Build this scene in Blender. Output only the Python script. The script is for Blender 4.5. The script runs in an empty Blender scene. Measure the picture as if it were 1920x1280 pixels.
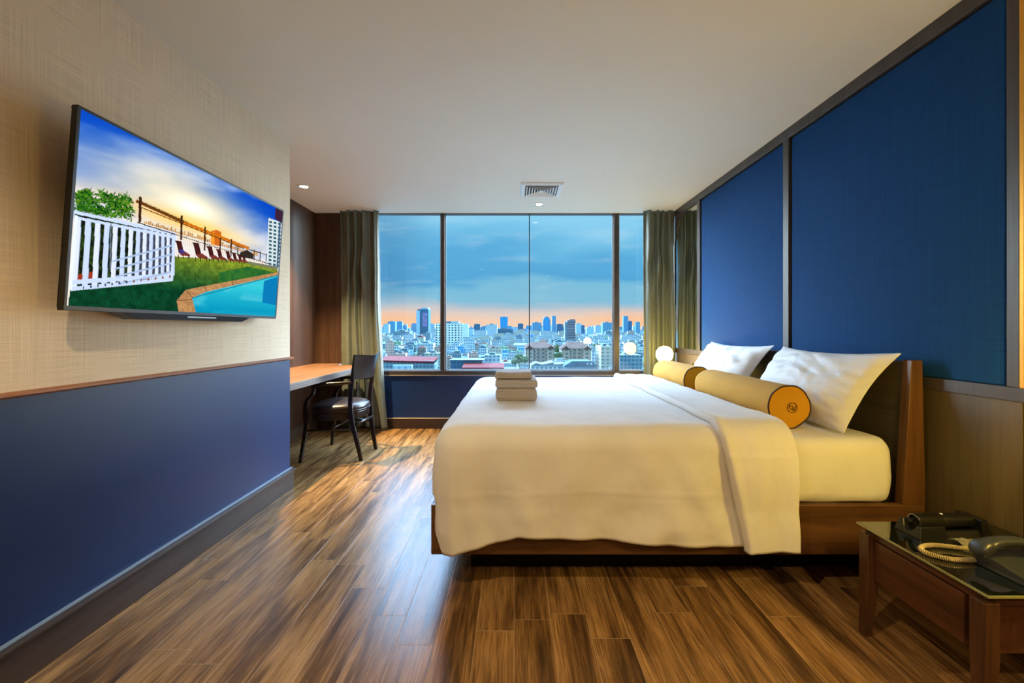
import bpy, math, random
import numpy as np
from mathutils import Vector, noise, Matrix

sc = bpy.context.scene
COL = sc.collection
PI = math.pi

def lin(c):
    o = []
    for v in c[:3]:
        v = v / 255.0
        o.append(v / 12.92 if v <= 0.04045 else ((v + 0.055) / 1.055) ** 2.4)
    return (o[0], o[1], o[2], 1.0)

# ------------------------------------------------------------------ camera
H = 1.206                      # eye height
cam_d = bpy.data.cameras.new('camera')
cam_d.sensor_width = 36.0
cam_d.lens = 15.0
cam_d.shift_x = -4 / 1920
cam_d.shift_y = -24 / 1920
cam_d.clip_start = 0.02
cam_d.clip_end = 20000
cam = bpy.data.objects.new('camera', cam_d)
cam.location = (0, 0, H)
cam.rotation_euler = (PI / 2, 0, 0)
COL.objects.link(cam)
sc.camera = cam

# ------------------------------------------------------------------ exposure
sc.view_settings.view_transform = 'Standard'
sc.view_settings.look = 'None'
sc.view_settings.gamma = 1.0
sc.view_settings.use_curve_mapping = False
sc.view_settings.exposure = 0.12
sc.cycles.use_denoising = True
sc.cycles.max_bounces = 14
sc.cycles.diffuse_bounces = 6
sc.cycles.sample_clamp_indirect = 6.0

SKY_FILL_HIGH = (11.5, 18.5, 29.0)  # sky brightened above the visible part, added to light bed and floor
SKY_FILL_SIDE = (22.0, 26.0, 29.0)      # sky brightened to either side of the view, added to light the walls
GLOBE_L = (72.0, 49.0, 9.0)     # radiance of the warm globe lamps
SPOT_W = 120.0                  # downlight watts

# ------------------------------------------------------------------ world
world = bpy.data.worlds.new('evening_sky')
sc.world = world
world.use_nodes = True
nt = world.node_tree
nt.nodes.clear()
class NT:
    def __init__(s, tree): s.t = tree
    def n(s, kind, **kw):
        nd = s.t.nodes.new(kind)
        for k, v in kw.items():
            if k.startswith('_'):
                nd.inputs[int(k[1:])].default_value = v
            elif k.startswith('i_'):
                nd.inputs[k[2:].replace('_', ' ')].default_value = v
            else:
                setattr(nd, k, v)
        return nd
    def l(s, a, b): s.t.links.new(a, b)
    def math(s, op, a, b=None, c=None, clamp=False):
        nd = s.t.nodes.new('ShaderNodeMath'); nd.operation = op; nd.use_clamp = clamp
        for i, v in enumerate((a, b, c)):
            if v is None: continue
            if isinstance(v, (int, float)): nd.inputs[i].default_value = v
            else: s.l(v, nd.inputs[i])
        return nd.outputs[0]
    def ramp(s, fac, stops, interp='LINEAR'):
        nd = s.t.nodes.new('ShaderNodeValToRGB')
        cr = nd.color_ramp; cr.interpolation = interp
        while len(cr.elements) > 1: cr.elements.remove(cr.elements[-1])
        cr.elements[0].position = stops[0][0]; cr.elements[0].color = stops[0][1]
        for p, c in stops[1:]:
            e = cr.elements.new(p); e.color = c
        s.l(fac, nd.inputs[0])
        return nd.outputs[0]
    def smooth(s, v, a, b):
        nd = s.t.nodes.new('ShaderNodeMapRange'); nd.interpolation_type = 'SMOOTHSTEP'
        s.l(v, nd.inputs[0])
        nd.inputs[1].default_value = a; nd.inputs[2].default_value = b
        nd.inputs[3].default_value = 0; nd.inputs[4].default_value = 1
        return nd.outputs[0]
    def mix(s, fac, a, b, blend='MIX'):
        nd = s.t.nodes.new('ShaderNodeMix'); nd.data_type = 'RGBA'; nd.blend_type = blend
        if isinstance(fac, (int, float)): nd.inputs[0].default_value = fac
        else: s.l(fac, nd.inputs[0])
        for k, v in ((6, a), (7, b)):
            if isinstance(v, tuple): nd.inputs[k].default_value = v
            else: s.l(v, nd.inputs[k])
        return nd.outputs[2]
    def comb(s, x, y, z):
        nd = s.t.nodes.new('ShaderNodeCombineXYZ')
        for i, v in enumerate((x, y, z)):
            if isinstance(v, (int, float)): nd.inputs[i].default_value = v
            else: s.l(v, nd.inputs[i])
        return nd.outputs[0]

W = NT(nt)
tc = W.n('ShaderNodeTexCoord')
sep = W.n('ShaderNodeSeparateXYZ'); W.l(tc.outputs['Generated'], sep.inputs[0])
el = W.math('ARCSINE', sep.outputs[2])
az = W.math('ARCTAN2', sep.outputs[0], sep.outputs[1])
v1 = W.comb(W.math('MULTIPLY', az, 2.6), W.math('MULTIPLY', el, 11.0), 3.7)
n1 = W.n('ShaderNodeTexNoise', i_Scale=1.0, i_Detail=3.5, i_Roughness=0.5, i_Distortion=0.35); W.l(v1, n1.inputs['Vector'])
v2 = W.comb(W.math('MULTIPLY', az, 7.0), W.math('MULTIPLY', el, 34.0), 9.1)
n2 = W.n('ShaderNodeTexNoise', i_Scale=1.0, i_Detail=4.0, i_Roughness=0.55, i_Distortion=0.3); W.l(v2, n2.inputs['Vector'])
wob = W.math('MULTIPLY', W.math('SUBTRACT', n1.outputs[0], 0.5), 0.17)
wob2 = W.math('MULTIPLY', W.math('SUBTRACT', n2.outputs[0], 0.5), 0.018)
amp = W.smooth(el, 0.02, 0.11)
e2 = W.math('ADD', el, W.math('ADD', W.math('MULTIPLY', wob, amp), wob2))
fac = W.math('DIVIDE', W.math('ADD', e2, 0.03), 0.36)
def P(e): return (math.radians(e) + 0.03) / 0.36
sky = W.ramp(fac, [
    (0.0, lin((120, 165, 185))), (P(-0.9), lin((190, 190, 180))), (P(0.1), lin((240, 206, 182))),
    (P(1.1), lin((243, 204, 176))), (P(2.0), lin((222, 202, 194))), (P(2.9), lin((168, 190, 206))),
    (P(3.9), lin((128, 186, 214))), (P(5.6), lin((122, 186, 216))), (P(7.0), lin((84, 164, 212))),
    (P(9.2), lin((88, 168, 216))), (P(11.0), lin((108, 184, 224))), (P(13.2), lin((132, 200, 234))),
    (P(17.5), lin((150, 210, 240)))])
# the left part of the view is a darker bank with a stronger orange below it
leftm = W.smooth(az, -0.16, -0.30)
dark = W.mix(W.math('MULTIPLY', leftm, W.math('MULTIPLY', W.smooth(el, 0.04, 0.1), 0.55)), sky, lin((70, 130, 178)))
org = W.math('MULTIPLY', W.smooth(W.math('ABSOLUTE', az), 0.10, 0.27),
             W.math('MULTIPLY', W.smooth(el, 0.056, 0.020), 0.45))
org = W.math('MULTIPLY', org, W.smooth(el, -0.02, 0.0))
sky2 = W.mix(org, dark, lin((255, 178, 108)))
cl = W.math('MULTIPLY', W.smooth(n2.outputs[0], 0.52, 0.72), W.math('MULTIPLY', W.smooth(el, 0.05, 0.10), 0.22))
sky3 = W.mix(cl, sky2, lin((190, 212, 225)))
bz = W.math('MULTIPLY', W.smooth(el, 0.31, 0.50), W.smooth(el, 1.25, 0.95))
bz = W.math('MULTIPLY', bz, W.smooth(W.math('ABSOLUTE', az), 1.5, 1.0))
br = W.n('ShaderNodeCombineColor'); br.inputs[0].default_value = SKY_FILL_HIGH[0]; br.inputs[1].default_value = SKY_FILL_HIGH[1]; br.inputs[2].default_value = SKY_FILL_HIGH[2]
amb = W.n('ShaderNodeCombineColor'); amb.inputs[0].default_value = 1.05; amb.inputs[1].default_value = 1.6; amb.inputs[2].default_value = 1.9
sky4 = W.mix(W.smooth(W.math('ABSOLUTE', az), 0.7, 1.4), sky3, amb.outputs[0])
sd = W.n('ShaderNodeCombineColor'); sd.inputs[0].default_value = SKY_FILL_SIDE[0]; sd.inputs[1].default_value = SKY_FILL_SIDE[1]; sd.inputs[2].default_value = SKY_FILL_SIDE[2]
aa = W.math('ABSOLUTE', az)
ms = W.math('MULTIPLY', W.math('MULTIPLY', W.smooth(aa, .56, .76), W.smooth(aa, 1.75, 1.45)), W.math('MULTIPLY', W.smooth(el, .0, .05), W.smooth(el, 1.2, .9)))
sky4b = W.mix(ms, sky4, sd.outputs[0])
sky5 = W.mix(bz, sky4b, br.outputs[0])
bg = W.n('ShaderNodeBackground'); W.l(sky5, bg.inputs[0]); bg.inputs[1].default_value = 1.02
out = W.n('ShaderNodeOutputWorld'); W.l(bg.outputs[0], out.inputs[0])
world.cycles.sampling_method = 'MANUAL'
world.cycles.sample_map_resolution = 1024

# ------------------------------------------------------------------ materials
MATS = {}
def newmat(name):
    m = bpy.data.materials.new(name); m.use_nodes = True
    m.node_tree.nodes.clear()
    T = NT(m.node_tree)
    b = T.n('ShaderNodeBsdfPrincipled'); o = T.n('ShaderNodeOutputMaterial')
    T.l(b.outputs[0], o.inputs[0])
    MATS[name] = m
    return m, T, b

def setp(b, rough=.5, spec=.5, metal=0.0, sheen=0.0, coat=0.0):
    b.inputs['Roughness'].default_value = rough
    b.inputs['Specular IOR Level'].default_value = spec
    b.inputs['Metallic'].default_value = metal
    b.inputs['Sheen Weight'].default_value = sheen
    b.inputs['Coat Weight'].default_value = coat

def coords(T, scale=(1, 1, 1), kind='Object'):
    t = T.n('ShaderNodeTexCoord'); mp = T.n('ShaderNodeMapping')
    mp.inputs['Scale'].default_value = scale
    T.l(t.outputs[kind], mp.inputs[0])
    return mp.outputs[0]

def bump(T, b, h, strength=.3, dist=.002):
    bp = T.n('ShaderNodeBump'); bp.inputs['Strength'].default_value = strength
    bp.inputs['Distance'].default_value = dist
    T.l(h, bp.inputs['Height']); T.l(bp.outputs[0], b.inputs['Normal'])

def plain(name, c, rough=.5, spec=.5, metal=0, var=.06, nscale=9, bmp=0.0, bdist=.001, bscale=200, sheen=0, coat=0):
    m, T, b = newmat(name); setp(b, rough, spec, metal, sheen, coat)
    nz = T.n('ShaderNodeTexNoise', i_Scale=nscale, i_Detail=4.0); T.l(coords(T), nz.inputs['Vector'])
    c = c if len(c) == 4 else lin(c)
    lo = tuple(max(0, v * (1 - var)) for v in c[:3]) + (1,)
    hi = tuple(min(1, v * (1 + var)) for v in c[:3]) + (1,)
    T.l(T.ramp(nz.outputs[0], [(.3, lo), (.7, hi)]), b.inputs['Base Color'])
    if bmp:
        n2 = T.n('ShaderNodeTexNoise', i_Scale=bscale, i_Detail=3.0); T.l(coords(T), n2.inputs['Vector'])
        bump(T, b, n2.outputs[0], bmp, bdist)
    return m

def wood(name, cd, cl, axis='z', scale=1.0, rough=.4, spec=.5, coat=0, bmp=.15):
    m, T, b = newmat(name); setp(b, rough, spec, coat=coat)
    s = {'x': (1.2, 22, 22), 'y': (22, 1.2, 22), 'z': (22, 22, 1.2)}[axis]
    s = tuple(v * scale for v in s)
    nz = T.n('ShaderNodeTexNoise', i_Scale=1.0, i_Detail=6.0, i_Roughness=.6, i_Distortion=.6); T.l(coords(T, s), nz.inputs['Vector'])
    fs = tuple(v * 6 for v in s)
    nf = T.n('ShaderNodeTexNoise', i_Scale=1.0, i_Detail=2.0); T.l(coords(T, fs), nf.inputs['Vector'])
    c1 = T.ramp(nz.outputs[0], [(.28, lin(cd)), (.72, lin(cl))])
    dk = tuple(v * .72 for v in lin(cd)[:3]) + (1,)
    c2 = T.mix(T.math('MULTIPLY', T.smooth(nf.outputs[0], .5, .7), .45), c1, dk)
    T.l(c2, b.inputs['Base Color'])
    bump(T, b, nf.outputs[0], bmp, .0008)
    return m

def cloth(name, c, rough=.9, thread=900, sheen=.2, var=.04, bs=.25, stripe=None, spec=.25, axis=0):
    m, T, b = newmat(name); setp(b, rough, spec, sheen=sheen)
    c = lin(c)
    co = coords(T)
    nz = T.n('ShaderNodeTexNoise', i_Scale=6.0, i_Detail=4.0); T.l(co, nz.inputs['Vector'])
    lo = tuple(v * (1 - var) for v in c[:3]) + (1,); hi = tuple(min(1, v * (1 + var)) for v in c[:3]) + (1,)
    colr = T.ramp(nz.outputs[0], [(.3, lo), (.7, hi)])
    if stripe:
        sp = T.n('ShaderNodeSeparateXYZ'); T.l(co, sp.inputs[0])
        st = T.math('SINE', T.math('MULTIPLY', sp.outputs[axis], 2 * PI / stripe))
        msk = T.smooth(st, -.1, .1)
        rr = T.math('ADD', T.math('MULTIPLY', msk, -.35), rough)
        T.l(rr, b.inputs['Roughness'])
        colr = T.mix(T.math('MULTIPLY', msk, .10), colr, lin((205, 210, 215)))
    T.l(colr, b.inputs['Base Color'])
    nb = T.n('ShaderNodeTexNoise', i_Scale=thread, i_Detail=2.0); T.l(co, nb.inputs['Vector'])
    nw = T.n('ShaderNodeTexNoise', i_Scale=28.0, i_Detail=5.0, i_Roughness=.6, i_Distortion=1.2); T.l(co, nw.inputs['Vector'])
    h = T.math('ADD', T.math('MULTIPLY', nb.outputs[0], .12), nw.outputs[0])
    bump(T, b, h, bs, .004)
    return m

def emit(name, c, s=1.0):
    m = bpy.data.materials.new(name); m.use_nodes = True; m.node_tree.nodes.clear()
    T = NT(m.node_tree)
    e = T.n('ShaderNodeEmission'); e.inputs[0].default_value = tuple(c[:3]) + (1,); e.inputs[1].default_value = s
    o = T.n('ShaderNodeOutputMaterial'); T.l(e.outputs[0], o.inputs[0])
    MATS[name] = m
    return m

# woven wall covering: fine crossed threads
def woven(name, c, sx=260, sz=260, rough=.8, amount=.16, spec=.3, coordswap=False):
    m, T, b = newmat(name); setp(b, rough, spec)
    co = coords(T)
    c = lin(c)
    a = T.n('ShaderNodeTexNoise', i_Scale=1.0, i_Detail=2.0); T.l(coords(T, (sx, sx, 3.0)), a.inputs['Vector'])
    d = T.n('ShaderNodeTexNoise', i_Scale=1.0, i_Detail=2.0); T.l(coords(T, (4.0, 4.0, sz)), d.inputs['Vector'])
    w = T.n('ShaderNodeTexNoise', i_Scale=1.3, i_Detail=2.0); T.l(co, w.inputs['Vector'])
    h = T.math('ADD', T.math('MULTIPLY', a.outputs[0], .5), T.math('MULTIPLY', d.outputs[0], .5))
    lo = tuple(v * (1 - amount) for v in c[:3]) + (1,); hi = tuple(min(1, v * (1 + amount)) for v in c[:3]) + (1,)
    colr = T.ramp(h, [(.36, lo), (.64, hi)])
    T.l(colr, b.inputs['Base Color'])
    bump(T, b, h, .25, .0012)
    return m

M_cream = woven('cream_wallcovering', (224, 208, 184), 420, 380)
M_bluewall = plain('blue_leatherette', (8, 42, 90), rough=.40, spec=.55, var=.12, nscale=1.6, bmp=.25, bscale=160, bdist=.001)
M_bluepanel = woven('blue_upholstery', (12, 60, 108), 700, 700, rough=.85, amount=.25, spec=.2)
M_ceiling = plain('ceiling_paint', (228, 224, 212), rough=.7, spec=.3, var=.015, nscale=1.5)
M_rear = plain('rear_wall_paint', (206, 176, 128), rough=.8, var=.03)
M_darkwood = wood('dark_panelling', (52, 34, 24), (86, 60, 44), 'z', .8, rough=.38, spec=.45)
M_frame = wood('painted_wall_frame', (52, 46, 42), (74, 66, 60), 'z', .8, rough=.36, spec=.55)
M_lowpanel = wood('lower_wall_panel', (70, 58, 40), (92, 78, 54), 'z', .5, rough=.42, spec=.5)
M_base = wood('baseboard_wood', (52, 40, 32), (84, 66, 52), 'y', .6, rough=.4)
M_basex = wood('baseboard_wood_x', (48, 34, 30), (62, 46, 40), 'x', .6, rough=.4)
M_rail = wood('chair_rail_wood', (120, 74, 44), (160, 104, 66), 'y', .8, rough=.3)
M_alu = plain('window_frame_metal', (70, 64, 60), rough=.42, spec=.5, metal=.35, var=.08, nscale=4)
M_bedwood = wood('bed_wood', (76, 50, 28), (114, 78, 46), 'x', .7, rough=.38)
M_bedwoodz = wood('bed_wood_upright', (78, 50, 28), (116, 78, 46), 'z', .7, rough=.38)
M_headdark = wood('headboard_face', (60, 52, 40), (84, 72, 54), 'y', .6, rough=.4, spec=.6)
M_nswood = wood('nightstand_wood', (64, 38, 24), (100, 60, 38), 'y', .9, rough=.36)
M_nswoodz = wood('nightstand_leg_wood', (62, 40, 26), (96, 62, 40), 'z', .9, rough=.36)
M_desktop = wood('desk_top_wood', (100, 66, 40), (136, 94, 58), 'y', .7, rough=.45)
M_deskedge = wood('desk_edge_wood', (92, 84, 80), (138, 128, 122), 'y', .9, rough=.4)
M_chair = wood('chair_wood', (18, 11, 9), (40, 25, 20), 'z', 1.0, rough=.28, spec=.6)
M_leather = plain('dark_leather', (34, 22, 22), rough=.33, spec=.6, var=.1, nscale=20, bmp=.2, bscale=350, bdist=.0006)
M_black = plain('black_plastic', (16, 16, 17), rough=.32, spec=.5, var=.1)
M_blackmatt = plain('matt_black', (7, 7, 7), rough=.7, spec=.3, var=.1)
M_silver = plain('silver_trim', (190, 192, 196), rough=.25, metal=.9, var=.03)
M_duvet = cloth('white_duvet_cotton', (230, 228, 222), thread=700, bs=.22)
M_sheet = cloth('white_sheet_satin', (232, 230, 222), thread=700, bs=.25, rough=.8)
M_pillow = cloth('white_striped_satin', (234, 234, 234), thread=700, bs=.3, stripe=.052, rough=.75, axis=2)
M_towel = cloth('terry_towel', (192, 184, 178), thread=420, bs=.6, rough=1.0)
M_mustard = cloth('mustard_velvet', (204, 150, 52), thread=500, bs=.18, rough=.85, sheen=.08)
M_mustardend = cloth('mustard_end_panel', (206, 150, 28), thread=500, bs=.08, rough=.85, sheen=.05)
M_piping = plain('maroon_piping', (52, 22, 26), rough=.6, var=.1)
M_curtain = cloth('olive_satin', (94, 100, 88), thread=900, bs=.12, rough=.42, sheen=.1, spec=.55)
M_brass = plain('brass', (214, 160, 70), rough=.25, metal=1.0, var=.05)
M_phone = plain('phone_grey', (40, 43, 44), rough=.36, spec=.5, var=.05)
M_cord = plain('khaki_cord', (176, 158, 112), rough=.5, var=.05)
M_white = plain('white_vent_paint', (226, 228, 228), rough=.45, var=.02)
M_mirror = plain('mirror_silver', (225, 230, 228), rough=.015, metal=1.0, var=.0)
M_globe = emit('lit_opal_globe', GLOBE_L, 1.0)
M_bulb = emit('lit_downlight', (9, 7.4, 4.6), 1.0)

# floor planks running away from the camera
def floor_mat():
    m, T, b = newmat('wood_look_planks'); setp(b, .3, .2)
    t = T.n('ShaderNodeTexCoord'); sp = T.n('ShaderNodeSeparateXYZ'); T.l(t.outputs['Object'], sp.inputs[0])
    PWd, PLn = .151, .92
    rx = T.math('DIVIDE', sp.outputs[0], PWd); row = T.math('FLOOR', rx); fx = T.math('FRACT', rx)
    wn = T.n('ShaderNodeTexWhiteNoise', noise_dimensions='1D'); T.l(row, wn.inputs['W'])
    ry = T.math('ADD', T.math('DIVIDE', sp.outputs[1], PLn), T.math('MULTIPLY', wn.outputs[0], 7.0))
    cy = T.math('FLOOR', ry); fy = T.math('FRACT', ry)
    w2 = T.n('ShaderNodeTexWhiteNoise', noise_dimensions='2D'); T.l(T.comb(row, cy, 0.0), w2.inputs['Vector'])
    r = w2.outputs[0]
    ex = T.math('MULTIPLY', T.math('MINIMUM', fx, T.math('SUBTRACT', 1.0, fx)), PWd)
    ey = T.math('MULTIPLY', T.math('MINIMUM', fy, T.math('SUBTRACT', 1.0, fy)), PLn)
    gap = T.math('SUBTRACT', 1.0, T.smooth(T.math('MINIMUM', ex, ey), .0006, .0022))
    v = T.comb(T.math('MULTIPLY', sp.outputs[0], 9.0), T.math('MULTIPLY', sp.outputs[1], 1.1), T.math('MULTIPLY', r, 21.0))
    big = T.n('ShaderNodeTexNoise', i_Scale=1.0, i_Detail=3.0, i_Roughness=.55, i_Distortion=1.0); T.l(v, big.inputs['Vector'])
    v2 = T.comb(T.math('MULTIPLY', sp.outputs[0], 42.0), T.math('MULTIPLY', sp.outputs[1], 2.0), T.math('MULTIPLY', r, 33.0))
    mid = T.n('ShaderNodeTexNoise', i_Scale=1.0, i_Detail=5.0, i_Roughness=.6, i_Distortion=1.4); T.l(v2, mid.inputs['Vector'])
    v3 = T.comb(T.math('MULTIPLY', sp.outputs[0], 330.0), T.math('MULTIPLY', sp.outputs[1], 7.0), r)
    fine = T.n('ShaderNodeTexNoise', i_Scale=1.0, i_Detail=3.0); T.l(v3, fine.inputs['Vector'])
    s = T.math('ADD', T.math('MULTIPLY', big.outputs[0], .62), T.math('MULTIPLY', mid.outputs[0], .38))
    s = T.math('ADD', s, T.math('MULTIPLY', T.math('SUBTRACT', r, .5), .05))
    c = T.ramp(s, [(.33, lin((62, 44, 26))), (.43, lin((106, 76, 44))), (.52, lin((146, 108, 64))), (.66, lin((180, 138, 86)))])
    c = T.mix(T.math('MULTIPLY', T.smooth(fine.outputs[0], .48, .64), .55), c, lin((48, 30, 16)))
    c = T.mix(T.math('MULTIPLY', gap, .55), c, lin((196, 164, 128)))
    T.l(c, b.inputs['Base Color'])
    wob = T.n('ShaderNodeTexNoise', i_Scale=3.0, i_Detail=2.0); T.l(t.outputs['Object'], wob.inputs['Vector'])
    rr = T.math('ADD', T.math('MULTIPLY', mid.outputs[0], .14), .2); T.l(rr, b.inputs['Roughness'])
    h = T.math('SUBTRACT', T.math('ADD', T.math('MULTIPLY', mid.outputs[0], .8), T.math('MULTIPLY', fine.outputs[0], .5)), T.math('MULTIPLY', gap, .8))
    bump(T, b, h, .38, .0014)
    return m
M_floor = floor_mat()

def glass_mat(name, tint=(.96, .99, .985), refl=1.0):
    m = bpy.data.materials.new(name); m.use_nodes = True; m.node_tree.nodes.clear()
    T = NT(m.node_tree)
    tr = T.n('ShaderNodeBsdfTransparent'); tr.inputs[0].default_value = tint + (1,)
    gl = T.n('ShaderNodeBsdfGlossy'); gl.inputs['Roughness'].default_value = 0.0
    fr = T.n('ShaderNodeFresnel'); fr.inputs[0].default_value = 1.5
    mx = T.n('ShaderNodeMixShader'); T.l(T.math('MULTIPLY', fr.outputs[0], refl, clamp=True), mx.inputs[0])
    T.l(tr.outputs[0], mx.inputs[1]); T.l(gl.outputs[0], mx.inputs[2])
    o = T.n('ShaderNodeOutputMaterial'); T.l(mx.outputs[0], o.inputs[0])
    MATS[name] = m
    return m
M_glass = glass_mat('window_glass')
m, T, b = newmat('black_backed_glass'); setp(b, .03, 1.0); b.inputs['IOR'].default_value = 1.9; b.inputs['Base Color'].default_value = lin((10, 14, 10)); M_blackglass = m
nz = T.n('ShaderNodeTexNoise', i_Scale=60.0, i_Detail=4.0); T.l(coords(T), nz.inputs['Vector'])
T.l(T.math('MULTIPLY', T.smooth(nz.outputs[0], .55, .9), .25), b.inputs['Roughness'])
m, T, b = newmat('green_glass_edge'); setp(b, .1, .8); b.inputs['Base Color'].default_value = lin((150, 150, 96)); M_glassedge = m
m, T, b = newmat('clear_plastic'); setp(b, .08, .7); b.inputs['Transmission Weight'].default_value = .85; b.inputs['Base Color'].default_value = lin((235, 230, 205)); M_plastic = m

# ------------------------------------------------------------------ mesh building
class MB:
    def __init__(s): s.v = []; s.f = []; s.m = []
    def add(s, verts, faces, mi=0):
        o = len(s.v); s.v += [tuple(p) for p in verts]
        s.f += [tuple(i + o for i in f) for f in faces]; s.m += [mi] * len(faces)
        return s
    def box(s, x0, x1, y0, y1, z0, z1, mi=0):
        v = [(x, y, z) for z in (z0, z1) for y in (y0, y1) for x in (x0, x1)]
        return s.add(v, [(0, 2, 3, 1), (4, 5, 7, 6), (0, 1, 5, 4), (2, 6, 7, 3), (0, 4, 6, 2), (1, 3, 7, 5)], mi)
    def hexa(s, b4, t4, mi=0):   # two quads, bottom and top, same order counter clockwise
        return s.add(list(b4) + list(t4), [(3, 2, 1, 0), (4, 5, 6, 7), (0, 1, 5, 4), (1, 2, 6, 5), (2, 3, 7, 6), (3, 0, 4, 7)], mi)
    def prism(s, pts, lo, hi, axis='z', mi=0):
        def mk(p, h):
            return {'z': (p[0], p[1], h), 'y': (p[0], h, p[1]), 'x': (h, p[0], p[1])}[axis]
        n = len(pts)
        v = [mk(p, lo) for p in pts] + [mk(p, hi) for p in pts]
        f = [tuple(range(n - 1, -1, -1)), tuple(range(n, 2 * n))] + [(i, (i + 1) % n, n + (i + 1) % n, n + i) for i in range(n)]
        return s.add(v, f, mi)
    def grid(s, P2, mi=0, closeu=False, flip=False):
        nu = len(P2); nv = len(P2[0])
        v = [p for r in P2 for p in r]; f = []
        for i in range(nu if closeu else nu - 1):
            for j in range(nv - 1):
                a = i * nv + j; b_ = ((i + 1) % nu) * nv + j
                q = (a, b_, b_ + 1, a + 1)
                f.append(q[::-1] if flip else q)
        return s.add(v, f, mi)
    def tube(s, path, r, seg=10, mi=0, caps=True, sx=1.0):
        pts = [Vector(p) for p in path]; n = len(pts)
        rs = r if isinstance(r, (list, tuple)) else [r] * n
        rings = []; up = Vector((0, 0, 1)); prev = None
        for i, p in enumerate(pts):
            t = (pts[min(i + 1, n - 1)] - pts[max(i - 1, 0)]).normalized()
            if prev is None:
                a = up if abs(t.z) < .9 else Vector((1, 0, 0))
                nrm = t.cross(a).normalized()
            else:
                nrm = (prev - t * prev.dot(t)).normalized()
            prev = nrm; bn = t.cross(nrm)
            rings.append([p + (nrm * math.cos(2 * PI * k / seg) * sx + bn * math.sin(2 * PI * k / seg)) * rs[i] for k in range(seg)])
        v = [q for rg in rings for q in rg]; f = []
        for i in range(n - 1):
            for k in range(seg):
                f.append((i * seg + k, i * seg + (k + 1) % seg, (i + 1) * seg + (k + 1) % seg, (i + 1) * seg + k))
        if caps:
            f.append(tuple(range(seg - 1, -1, -1))); f.append(tuple((n - 1) * seg + k for k in range(seg)))
        return s.add(v, f, mi)
    def bar(s, path, sizes, mi=0):   # rectangular section swept; sizes (x half, y half) per point, section kept in world xy
        rings = []
        for p, (a, b_) in zip(path, sizes):
            rings.append([(p[0] - a, p[1] - b_, p[2]), (p[0] + a, p[1] - b_, p[2]), (p[0] + a, p[1] + b_, p[2]), (p[0] - a, p[1] + b_, p[2])])
        n = len(rings); v = [q for r in rings for q in r]; f = [(3, 2, 1, 0), tuple((n - 1) * 4 + k for k in range(4))]
        for i in range(n - 1):
            for k in range(4):
                f.append((i * 4 + k, i * 4 + (k + 1) % 4, (i + 1) * 4 + (k + 1) % 4, (i + 1) * 4 + k))
        return s.add(v, f, mi)
    def lathe(s, prof, c=(0, 0, 0), axis='z', seg=32, mi=0):
        rows = []
        for r, h in prof:
            row = []
            for k in range(seg + 1):
                a = 2 * PI * k / seg; x, y = r * math.cos(a), r * math.sin(a)
                q = {'z': (x, y, h), 'y': (x, h, y), 'x': (h, x, y)}[axis]
                row.append((q[0] + c[0], q[1] + c[1], q[2] + c[2]))
            rows.append(row)
        return s.grid(rows, mi)
    def build(s, name, mats, parent=None, smooth=False, bevel=0.0, bseg=2, sub=0, solid=0.0, origin=None, autos=None):
        if not isinstance(mats, (list, tuple)): mats = [mats]
        if parent is not None: org = parent.matrix_world.translation if False else worldloc(parent)
        elif origin is not None: org = Vector(origin)
        else:
            A = np.array(s.v); lo, hi = A.min(0), A.max(0)
            org = Vector(((lo[0] + hi[0]) / 2, (lo[1] + hi[1]) / 2, lo[2]))
        me = bpy.data.meshes.new(name)
        me.from_pydata([(p[0] - org.x, p[1] - org.y, p[2] - org.z) for p in s.v], [], s.f)
        for m in mats: me.materials.append(m)
        me.polygons.foreach_set('material_index', s.m)
        if smooth: me.polygons.foreach_set('use_smooth', [True] * len(me.polygons))
        me.update()
        import bmesh
        bm = bmesh.new(); bm.from_mesh(me)
        bmesh.ops.remove_doubles(bm, verts=bm.verts, dist=1e-6)
        bmesh.ops.recalc_face_normals(bm, faces=bm.faces)
        bm.to_mesh(me); bm.free()
        if autos is not None:
            me.set_sharp_from_angle(angle=math.radians(autos))
        o = bpy.data.objects.new(name, me); COL.objects.link(o)
        if parent is not None: o.parent = parent
        else: o.location = org
        if solid: md = o.modifiers.new('solid', 'SOLIDIFY'); md.thickness = solid; md.offset = 0
        if bevel: md = o.modifiers.new('bevel', 'BEVEL'); md.width = bevel; md.segments = bseg; md.limit_method = 'ANGLE'
        if sub: md = o.modifiers.new('sub', 'SUBSURF'); md.levels = sub; md.render_levels = sub
        return o

def worldloc(o):
    v = Vector(o.location); p = o.parent
    while p is not None: v += Vector(p.location); p = p.parent
    return v

def tag(o, label, cat, group=None, kind=None):
    if label: o['label'] = label
    if cat: o['category'] = cat
    if group: o['group'] = group
    if kind: o['kind'] = kind
    return o
def thing(name, label, cat, loc, group=None):
    o = bpy.data.objects.new(name, None); COL.objects.link(o)
    o.empty_display_size = .1
    o.location = loc
    return tag(o, label, cat, group)
def struct(o): o['kind'] = 'structure'; return o
# ================================================================== ROOM SHELL
XL, XR, YB, YR, ZC = -1.70, 1.93, 5.16, -1.7, 2.60     # left wall, right wall, window plane, rear, ceiling
XA = -2.40                                             # alcove wall
YE = 3.235                                             # where the left wall stops
RAILZ = .983
struct(MB().box(XA - .15, XR + .15, YR - .15, YB + .2, -.08, 0).build('floor', M_floor, origin=(0, 0, 0)))
struct(MB().box(XA - .15, XR + .15, YR - .15, YB + .07, ZC, ZC + .1).build('ceiling', M_ceiling, origin=(0, 0, ZC)))
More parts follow.
